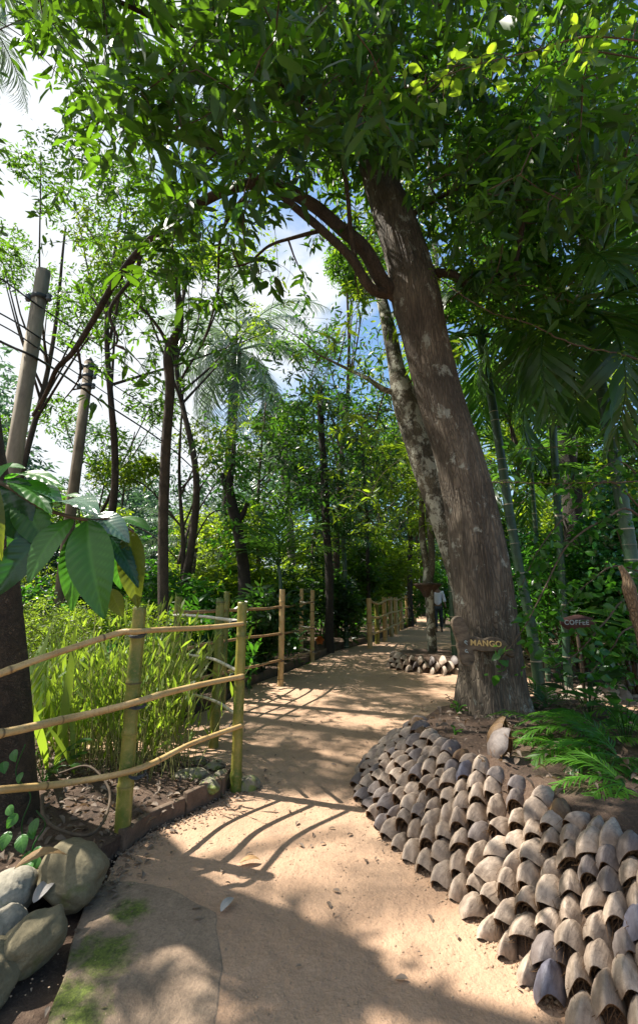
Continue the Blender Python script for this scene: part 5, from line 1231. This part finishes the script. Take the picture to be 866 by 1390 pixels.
for (x0, y0, dy0), (x1, y1, dy1), wpx, nh, v0, mt_, fold in [
    ((119, 706, 0), (143, 841, -.06), 58, FR, .35, 'cacao', .15), ((99, 704, .02), (40, 793, -.04), 50, FR + [-.3, 0, .3], .42, 'cacao', .1), ((76, 710, .05), (-8, 812, .0), 46, FR + [.4, 0, .2], .12, 'cacao_dark', .12),
    ((76, 690, .12), (134, 700, -.14), 46, UPV, .5, 'cacao_gloss', .05), ((130, 699, .05), (176, 738, -.02), 34, UPV + [-.3, -.1, 0], .3, 'cacao_gloss', .15), ((150, 728, .1), (188, 799, .08), 26, FR + [.7, 0, 0], .1, 'cacao_dark', .2),
    ((178, 720, .12), (188, 826, .1), 36, FR, .5, 'cacao_yellow', .2), ((8, 652, .08), (38, 738, .02), 66, FR + [-.2, 0, .2], .08, 'cacao_dark', .12), ((10, 650, .14), (86, 664, .0), 34, UPV, .55, 'cacao', .1), ((40, 662, .12), (84, 686, -.02), 30, UPV, .3, 'cacao_gloss', .1),
    ((-12, 650, -.02), (4, 762, -.04), 34, FR, .5, 'cacao_yellow', .15), ((-8, 655, .02), (19, 628, -.05), 22, UPV, .6, 'cacao_gloss', .1), ((104, 722, .15), (98, 830, .12), 34, FR + [.3, 0, 0], .3, 'cacao', .2), ((150, 800, .18), (168, 838, .17), 22, FR, .7, 'cacao_yellow', .2),
    ((112, 712, .14), (118, 790, .16), 40, FR, .25, 'cacao', .2), ((30, 690, .2), (60, 770, .16), 50, FR, .05, 'cacao_dark', .2), ((160, 715, .16), (165, 800, .16), 36, FR, .35, 'cacao', .2), ((30, 672, .06), (70, 752, .02), 44, FR, .3, 'cacao', .15), ((60, 690, .1), (20, 770, .1), 46, FR, .3, 'cacao', .15), ((20, 655, .1), (70, 700, -.05), 40, UPV, .4, 'cacao', .1), ((70, 685, .2), (108, 676, .1), 30, UPV, .5, 'cacao', .1), ((-10, 640, .1), (35, 636, .1), 34, UPV, .4, 'cacao', .1), ((160, 705, .12), (204, 722, .05), 26, UPV, .3, 'cacao', .1)]:
    a_, b_ = P(x0, y0, YL + dy0), P(x1, y1, YL + dy1); d_ = proj(a_)[0, 2]
    big_leaf(a_, b_, wpx / F * d_, nh, v0, mt_, e, o_, fold=fold, droop=.10)

def fern(px, py, z, azs, L, label, lmat='fern', els=None, bend=1.3, ll=.13, nl=26, T=None):
    o_ = G(px, py, z); e = empty('fern', o_); tag(e, label, 'fern')
    for k, az in enumerate(azs):
        frond_chunks(o_, R(az), R(els[k] if els else 50), L * rng.uniform(.85, 1.1), nl, ll, bend * rng.uniform(.85, 1.15), T or PINNA, rr=.005, s0=.12, v=(.4, .9)).build('frond', MT[lmat], e, offset=o_)
fern(806, 1004, .47, [182, 205, 165, 228, 250, 140, 100, 300, 20], .5, 'bright green fern nearest the husk bank top', els=[30, 15, 38, 18, 10, 45, 40, 25, 30])
fern(752, 1000, .47, [180, 205, 232, 160], .5, 'small fern trailing its fronds down over the husks', els=[25, 10, 0, 45], bend=1.6, ll=.10)
fern(868, 975, .47, [180, 202, 226, 160], .45, 'large fern at the garden edge of the mound', els=[30, 20, 15, 40])
fern(742, 960, .46, [175, 200, 150, 120, 60, 20], .42, 'darker fern against the mango trunk foot', 'lush', els=[35, 20, 50, 60, 50, 30])
fern(840, 1030, .47, [170, 200, 230, 260, 140, 110, 300], .5, 'fern drooping above the large blue-grey husk', 'lush', els=[30, 25, 15, 20, 50, 55, 20])
fern(846, 1065, .46, [175, 200, 225, 245, 150, 120], .42, 'bright low fern spilling over the big husks at garden edge', els=[20, 10, 5, 0, 35, 40], bend=1.4, ll=.10)
fern(780, 1022, .46, [170, 195, 220, 240], .45, 'bright fern between trailing fern and large blue-grey husk', els=[30, 20, 10, 5], ll=.11)
def leafy_plant(px, py, z, n, L, T, mat, label, H=.3, r=.12, name='leafy_plant', vr=(0, 1), droop=-.2):
    o_ = G(px, py, z); e = empty(name, o_); tag(e, label, 'plant'); st = MB(); lf = MB()
    for k in range(n):
        az = rng.uniform(0, 2 * np.pi); tp = o_ + np.array([math.cos(az) * r * rng.uniform(.3, 1), math.sin(az) * r * rng.uniform(.3, 1), H * rng.uniform(.4, 1)])
        pth = spline([o_ - [0, 0, .02], (o_ + tp) / 2 + [0, 0, H * .15], tp], 8); V, Fq = tube(pth, .003, 4, cap=False); st.add(V, [Fq[0]], .5)
        d = norm(tp - o_) * .6 + [math.cos(az), math.sin(az), droop]; leaves(lf, T, [tp], [d], [[0, -.2, 1.0]], L * rng.uniform(.7, 1.2), rng.uniform(*vr))
    st.build('stems', MT[mat], e, offset=o_); lf.build('leaves', MT[mat], e, offset=o_)
TARO = T_oval(.42, .2, .06)
leafy_plant(768, 945, .46, 12, .14, TARO, 'blue', 'bluish heart-leaved plant beside the mango trunk', .42, .2)
leafy_plant(800, 975, .46, 14, .16, T_oval(.3), 'dark', 'dark broad-leaved plant among the ferns', .35, .22)
leafy_plant(850, 1010, .46, 14, .2, T_oval(.22), 'lush', 'low broad-leaved plant under the large fern', .3, .25)
leafy_plant(622, 972, .42, 7, .06, OVAL, 'fern', 'tiny seedling with fresh green leaves at the mango root', .09, .06)
leafy_plant(617, 998, .43, 5, .04, OVAL, 'fern', 'tiniest seedling on the bare soil of the mound', .05, .04)
leafy_plant(905, 960, .46, 12, .34, T_oval(.2), 'lush', 'large-leaved plant reaching in at the garden edge', .8, .35)
leafy_plant(60, 1060, .085, 10, .12, OVAL, 'lush', 'low green plant at the rough trunk foot', .25, .2)
leafy_plant(20, 905, .09, 8, .35, T_blade(.09, .3, 5), 'grass', 'upright bright bladed plant behind the rough trunk', .5, .2, droop=1.5)

# climber on the rough trunk foot
e = empty('climbing_plant', G(30, 1165, 0)); o_ = G(30, 1165, 0); tag(e, 'climber with heart-shaped leaves on the rough trunk foot', 'plant')
for pts in ([(38, 1165, 2.85), (30, 1120, 2.86), (42, 1080, 2.9), (22, 1050, 2.92), (35, 1010, 2.95)], [(50, 1185, 2.7), (45, 1150, 2.72), (62, 1120, 2.8), (50, 1100, 2.85)]):
    pth = spline([P(*q_) for q_ in pts], 30); mb = MB(); V, Fq = tube(pth, .004, 5); mb.add(V, Fq); mb.build('vine', MT['lush'], e, offset=o_)
for px, py, s_, Y in [(12, 1094, .055, 2.8), (24, 1104, .06, 2.78), (14, 1128, .07, 2.75), (30, 1133, .075, 2.72), (51, 1110, .07, 2.8), (43, 1124, .05, 2.8), (40, 1155, .075, 2.7), (55, 1148, .05, 2.72), (45, 1170, .07, 2.66), (54, 1163, .05, 2.68), (52, 1192, .045, 2.6), (20, 1018, .06, 2.9), (5, 1034, .06, 2.9), (31, 1048, .05, 2.9), (44, 1180, .05, 2.62)]:
    a_ = P(px, py, Y); dv = np.array([rng.normal(0, .4), -.5, -.8]); big_leaf(a_, a_ + norm(dv) * s_ * 1.15, s_ * .85, np.array([rng.normal(0, .3), -.7, .6]), rng.uniform(.35, .7), 'cacao', e, o_, nv=5)
pth = spline([P(58, 1080, 3.2), P(60, 1108, 3.0), P(83, 1127, 2.95), P(122, 1133, 2.95), P(144, 1108, 3.1), P(148, 1070, 3.3), P(120, 1040, 3.5), P(80, 1050, 3.6)], 60); mb = MB(); V, Fq = tube(pth, np.linspace(.011, .006, 60) * (1 + .1 * sn(pth, 30)), 7); mb.add(V, Fq); tag(mb.build('hanging_vine', MT['twig']), 'looping bare brown vine above the grey boulder', 'vine')

# ------------------------------------------------------------------ grass clump, litter, ground cover (uncountable)
st = MB(); lf = MB()
for k in range(250):
    u = rng.uniform(); x = -2.15 + 1.15 * u + rng.normal(0, .10); y = 3.75 + .55 * rng.uniform() + (1 - u) * .3; h = rng.uniform(.6, 1.15) * (.75 + .4 * math.sin(u * 3)); az = rng.uniform(0, 6.28); ln = rng.uniform(.05, .5)
    b0 = np.array([x, y, .05]); tp = b0 + [math.cos(az) * ln, math.sin(az) * ln * .6, h]; pth = spline([b0, (b0 + tp) / 2 + [0, 0, .04], tp], 7)
    V, Fq = tube(pth, np.linspace(.0034, .0016, 7), 3, cap=False); st.add(V, [Fq[0]], rng.uniform(0, 1))
    m = 9; s = rng.integers(2, 7, m); d = rng.normal(0, .55, (m, 3)); d[:, 2] = np.abs(d[:, 2]) + .7; leaves(lf, T_blade(.10, .15, 2), pth[s], d, rng.normal(0, 1, (m, 3)), rng.uniform(.06, .13, m), rng.uniform(.3, 1, m))
for k in range(230):
    x = rng.uniform(-3.4, -1.3); y = rng.uniform(3.9, 5.4); d = np.array([rng.normal(0, .35), rng.normal(0, .35), 1.0]); leaves(lf, T_blade(.03, .35, 6), [[x, y, .08]], [d], [[rng.normal(), -1, .3]], rng.uniform(.5, 1.15), rng.uniform(.2, 1))
MT['grass_stem'] = simple('dry_grass_stem', (.14, .16, .03), .7, (.36, .34, .12), 8)
st.build('grass', MT['grass_stem']); tag(bpy.data.objects['grass'], 'thin dry stems of the tall grass clump behind the near fence', 'grass', None, 'stuff')
tag(lf.build('grass', MT['grass']), 'bright green blades of the tall grass behind the near fence', 'grass', None, 'stuff')

near_path = [(-1.2, 1.0), (-1.1, 2.9), (-.6, 3.6), (-.5, 6), (.8, 7), (1.6, 7), (.9, 5), (.3, 4), (.4, 3.3), (.7, 2.4), (.9, 1.2)]
def litter_pts(n, poly, z):
    poly = np.asarray(poly)[:, :2]; lo, hi = poly.min(0), poly.max(0); p = rng.uniform(lo, hi, (n * 4, 2)); p = p[inpoly(p[:, 0], p[:, 1], poly)][:n]; return np.column_stack([p, np.full(len(p), z)])
MT['litter'] = leaf_mat('dry_leaf', (.10, .06, .035), (.42, .33, .25), (.3, .18, .08), .2, .7, .1)
lt = MB()
near_poly = [(-1.1, 2.95), (-.85, 3.4), (-.72, 4.1), (-1.3, 4.4), (-3.5, 4.6), (-3.5, 2.6), (-1.6, 2.3)]
for pts, L in ((litter_pts(1500, near_poly, .09), .05), (litter_pts(2600, [p[:2] for p in far_bed[2:11]] + [(-3, 24), (-6, 14), (-4, 6)], .11), .075)):
    n = len(pts); pts = pts + np.column_stack([np.zeros((n, 2)), rng.uniform(0, .03, n)]); d = rng.normal(0, 1, (n, 3)); d[:, 2] *= .3; leaves(lt, T_oval(.24, .3, .12), pts, d, rng.normal(0, .35, (n, 3)) + [0, 0, 1], L * rng.uniform(.5, 1.4, n), rng.uniform(0, 1, n) ** 1.4)
th_ = rng.uniform(0, 6.28, 700); rr = rng.uniform(.2, 1.25, 700) ** .8; pts = np.stack([1.9 + np.cos(th_) * rr, 3.6 + np.sin(th_) * rr * 1.1, np.full(700, .47) + rng.uniform(0, .03, 700)], 1); d = rng.normal(0, 1, (700, 3)); d[:, 2] *= .3
leaves(lt, T_oval(.24, .3, .12), pts, d, rng.normal(0, .35, (700, 3)) + [0, 0, 1], .05 * rng.uniform(.5, 1.4, 700), rng.uniform(0, .8, 700))
pp_ = np.vstack([litter_pts(300, outl[:, :2], .008), litter_pts(170, near_path, .008)] + [np.array([[*(a_[:2] * (1 - f_) + b_[:2] * f_ + rng.normal(.03, .09, 2)), .008] for f_ in rng.uniform(0, 1, 45)]) for L_ in (left_edge[2:], far_bed[2:9]) for a_, b_ in zip(L_[:-1], L_[1:])]); pp_ = pp_[(pp_[:, 1] < 16)]; n = len(pp_); d = rng.normal(0, 1, (n, 3)); d[:, 2] = 0; leaves(lt, T_oval(.22, .2, .1), pp_ + [0, 0, .006], d, np.tile([0, 0, 1.0], (n, 1)) + rng.normal(0, .2, (n, 3)), rng.uniform(.015, .05, n), rng.uniform(0, 1, n))
tag(lt.build('leaf_litter', MT['litter']), 'dry fallen leaves strewn over the beds and path', 'leaf litter', None, 'stuff')
pb = MB(); ic = np.array([[0, 0, 1], [1, 0, 0], [0, 1, 0], [-1, 0, 0], [0, -1, 0], [0, 0, -1.0]]); icf = np.array([[0, 1, 2], [0, 2, 3], [0, 3, 4], [0, 4, 1], [5, 2, 1], [5, 3, 2], [5, 4, 3], [5, 1, 4]])
for p in litter_pts(2200, near_path, .005):
    Q_ = ic * rng.uniform(.6, 1.3, (6, 1)) * rng.uniform(.0015, .007) * [1, 1, .7]; pb.add(Q_ + p, icf)
th_ = rng.uniform(-.9, 3.0, 900)
for s_ in th_:
    i_ = idx_at(s_); p = MO[i_] - INW[i_] * abs(rng.normal(0, .05)); Q_ = ic * rng.uniform(.6, 1.3, (6, 1)) * rng.uniform(.002, .013) * [1, 1, .7]; pb.add(Q_ + p + [0, 0, .004], icf)
for L_ in (left_edge[2:], near_bed[1:6]):
    for a_, b_ in zip(L_[:-1], L_[1:]):
        for f_ in rng.uniform(0, 1, 70):
            p = a_ * (1 - f_) + b_ * f_; p = np.array([p[0] + rng.normal(.03, .06), p[1] + rng.normal(-.01, .05), .006]); pb.add(ic * rng.uniform(.6, 1.3, (6, 1)) * rng.uniform(.002, .012) * [1, 1, .7] + p, icf)
tag(pb.build('pebbles', MT['slab_pale'], smooth=False), 'small grit and crumbs of earth scattered on the sandy path', 'pebbles', None, 'stuff')
gc = MB(); n = 16000; p = np.stack([rng.uniform(-22, 14, n), rng.uniform(6.5, 36, n), rng.uniform(.08, .75, n)], 1)
ins = inpoly(p[:, 0], p[:, 1], outl[:, :2]); p = p[~ins & ~((p[:, 0] > 1.4) & (p[:, 1] < 12) & (p[:, 0] < 7))]; q = proj(p); p = p[(q[:, 0] > -60) & (q[:, 0] < 930)]
fdist = np.array([np.min(np.linalg.norm(np.array([g_[:2] for g_ in far_bed[2:11]]) - c[:2], axis=1)) for c in p]); p = p[(fdist > .9)]
whorls(gc, LEAF, p, 4, .2, .12, 0, (0, 1)); tag(gc.build('undergrowth', MT['lush']), 'leafy green ground cover under the trees', 'undergrowth', None, 'stuff')
dw = MB(); n = 26000; an = rng.uniform(R(28), R(152), n); rr = rng.uniform(34, 52, n); p = np.stack([rr * np.cos(an), rr * np.sin(an), rng.uniform(0, 1, n) ** .8 * (11 + 4 * np.sin(an * 9) + 3 * np.sin(an * 23 + 1))], 1)
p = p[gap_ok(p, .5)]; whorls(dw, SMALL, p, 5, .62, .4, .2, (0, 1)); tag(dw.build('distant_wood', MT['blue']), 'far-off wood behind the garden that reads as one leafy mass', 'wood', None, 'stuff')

# fallen things one could pick up
def fallen(px, py, s_, mt_, label, rot, z=.014):
    a_ = G(px, py, z); d = np.array([math.cos(rot), math.sin(rot), .05]); o = big_leaf(a_, a_ + d * s_, s_ * .42, np.array([0, 0, 1.0]), .4, mt_, None, a_, droop=.16, nv=6, name='fallen_leaf'); o.location = tuple(a_); tag(o, label, 'leaf')
MT['dry_orange'] = leaf_mat('orange_dry_leaf', (.32, .16, .05), (.6, .4, .2), (.4, .2, .05), .2, .6, .05)
MT['dry_pale'] = leaf_mat('pale_dry_leaf', (.4, .37, .33), (.66, .62, .58), (.3, .25, .2), .15, .6, .05)
fallen(325, 1172, .11, 'dry_orange', 'curled orange dry leaf on the sunlit path', .2); fallen(300, 1238, .10, 'dry_pale', 'flat whitish dry leaf on the shaded path edge', 1.1)
fallen(46, 1226, .16, 'dry_pale', 'long pale dry pod-like leaf between the boulders', 1.4, .1); fallen(528, 921, .15, 'litter', 'small dark dry leaf lying on the path near the round planter', .1)
fallen(20, 1180, .2, 'dry_orange', 'broad brown dead leaf lying on the pale flat-topped rock', .5, .24)

# orange flower by the kerb
fo = G(434, 876, .12); e = empty('orange_flower', fo); tag(e, 'single vivid orange flower over pale litter beside the far bed kerb', 'flower')
MT['orange'] = leaf_mat('orange_petal', (.75, .12, .02), (.85, .28, .03), (.8, .25, .03), .35, .5, .05)
mb = MB(); V, Fq = tube(spline([[0, 0, -.03], [.01, 0, .06], [0, -.02, .12]], 8), .006, 6); mb.add(V, Fq); mb.build('stem', MT['lush'], e)
for k in range(6):
    az = k * 1.047; b0 = fo + [0, -.02, .12]; dv = np.array([math.cos(az) * .8, -.5, math.sin(az) * .8 + .15]); big_leaf(b0, b0 + norm(dv) * .14, .12, np.array([0, -1, .3]), .5, 'orange', e, fo, nv=3, name='petal')

# ------------------------------------------------------------------ walking person
def skin(name, verts, edges, radii, mat, parent, sub=2):
    me = bpy.data.meshes.new(name); me.from_pydata([tuple(v) for v in verts], edges, []); o = bpy.data.objects.new(name, me); COL.objects.link(o)
    md = o.modifiers.new('s', 'SKIN'); md.use_smooth_shade = True
    for i, r_ in enumerate(radii): me.skin_vertices[0].data[i].radius = (r_ if np.isscalar(r_) else r_[0], r_ if np.isscalar(r_) else r_[1])
    me.skin_vertices[0].data[0].use_root = True
    m2 = o.modifiers.new('u', 'SUBSURF'); m2.levels = sub; m2.render_levels = sub
    dg = bpy.context.evaluated_depsgraph_get(); nm = bpy.data.meshes.new_from_object(o.evaluated_get(dg)); bpy.data.objects.remove(o); nm.materials.clear(); nm.materials.append(mat)
    o = bpy.data.objects.new(name, nm); COL.objects.link(o); o.parent = parent; return o
MT['skin'] = simple('brown_skin', (.16, .08, .045), .6, (.2, .10, .06), 30, .1, .001)
MT['shirt'] = simple('pale_shirt_cloth', (.62, .62, .70), .85, (.72, .72, .78), 20, .3, .004)
MT['trousers'] = simple('dark_trouser_cloth', (.02, .03, .04), .85, (.05, .06, .07), 20, .3, .004)
MT['hair'] = simple('black_hair', (.008, .007, .006), .5, (.02, .016, .012), 60, .4, .003)
MT['shoe'] = simple('brown_shoe', (.05, .03, .02), .5, (.09, .05, .03), 20, .2, .002)
gp_ = G(596, 858, 0); e = empty('person', (gp_[0], gp_[1], 0)); tag(e, 'person in pale lilac shirt and dark trousers walking behind the slim forked tree', 'person')
bv = [(0, 0, .95), (0, 0, 1.12), (0, .01, 1.32), (0, .01, 1.45), (0, -.01, 1.54), (0, -.02, 1.64), (0, -.02, 1.71),
      (.17, .01, 1.42), (.24, .05, 1.16), (.27, -.06, .95), (.28, -.10, .87), (-.17, .01, 1.42), (-.24, -.02, 1.15), (-.27, -.02, .92), (-.28, -.04, .84),
      (.09, 0, .90), (.10, .10, .50), (.10, .20, .10), (.10, .12, .05), (-.09, 0, .90), (-.10, -.10, .50), (-.10, -.06, .09), (-.10, -.17, .04)]
be = [(0, 1), (1, 2), (2, 3), (3, 4), (4, 5), (5, 6), (3, 7), (7, 8), (8, 9), (9, 10), (3, 11), (11, 12), (12, 13), (13, 14), (0, 15), (15, 16), (16, 17), (17, 18), (0, 19), (19, 20), (20, 21), (21, 22)]
br = [(.14, .10), (.13, .10), (.15, .11), (.12, .09), .055, .085, .07, .055, .042, .032, .04, .055, .042, .032, .04, .085, .06, .04, .035, .085, .06, .04, .035]
skin('body', bv, be, br, MT['skin'], e)
sv = [(0, 0, .90), (0, 0, 1.12), (0, .01, 1.32), (0, .01, 1.44), (.18, .01, 1.42), (.235, .045, 1.2), (.255, -.02, 1.06), (-.18, .01, 1.42), (-.235, -.015, 1.2), (-.255, -.02, 1.06)]
skin('shirt', sv, [(0, 1), (1, 2), (2, 3), (3, 4), (4, 5), (5, 6), (3, 7), (7, 8), (8, 9)], [(.17, .125), (.155, .12), (.175, .13), (.14, .10), .075, .065, .065, .075, .065, .065], MT['shirt'], e)
tv = [(0, 0, .93), (.09, 0, .86), (.10, .10, .50), (.10, .19, .15), (-.09, 0, .86), (-.10, -.10, .50), (-.10, -.06, .14)]
skin('trousers', tv, [(0, 1), (1, 2), (2, 3), (0, 4), (4, 5), (5, 6)], [(.155, .115), .10, .078, .06, .10, .078, .06], MT['trousers'], e)
skin('hair', [(0, .01, 1.66), (0, .0, 1.73)], [(0, 1)], [(.09, .10), (.07, .08)], MT['hair'], e)
for sx_, fy in ((.10, .14), (-.10, -.12)): skin('shoe', [(sx_, fy + .07, .05), (sx_, fy - .02, .045), (sx_, fy - .10, .035)], [(0, 1), (1, 2)], [.045, .045, .035], MT['shoe'], e)
skin('face', [(0, -.105, 1.63), (0, -.13, 1.61)], [(0, 1)], [.02, .014], MT['skin'], e, 1)
e.rotation_euler = (0, 0, R(-12))
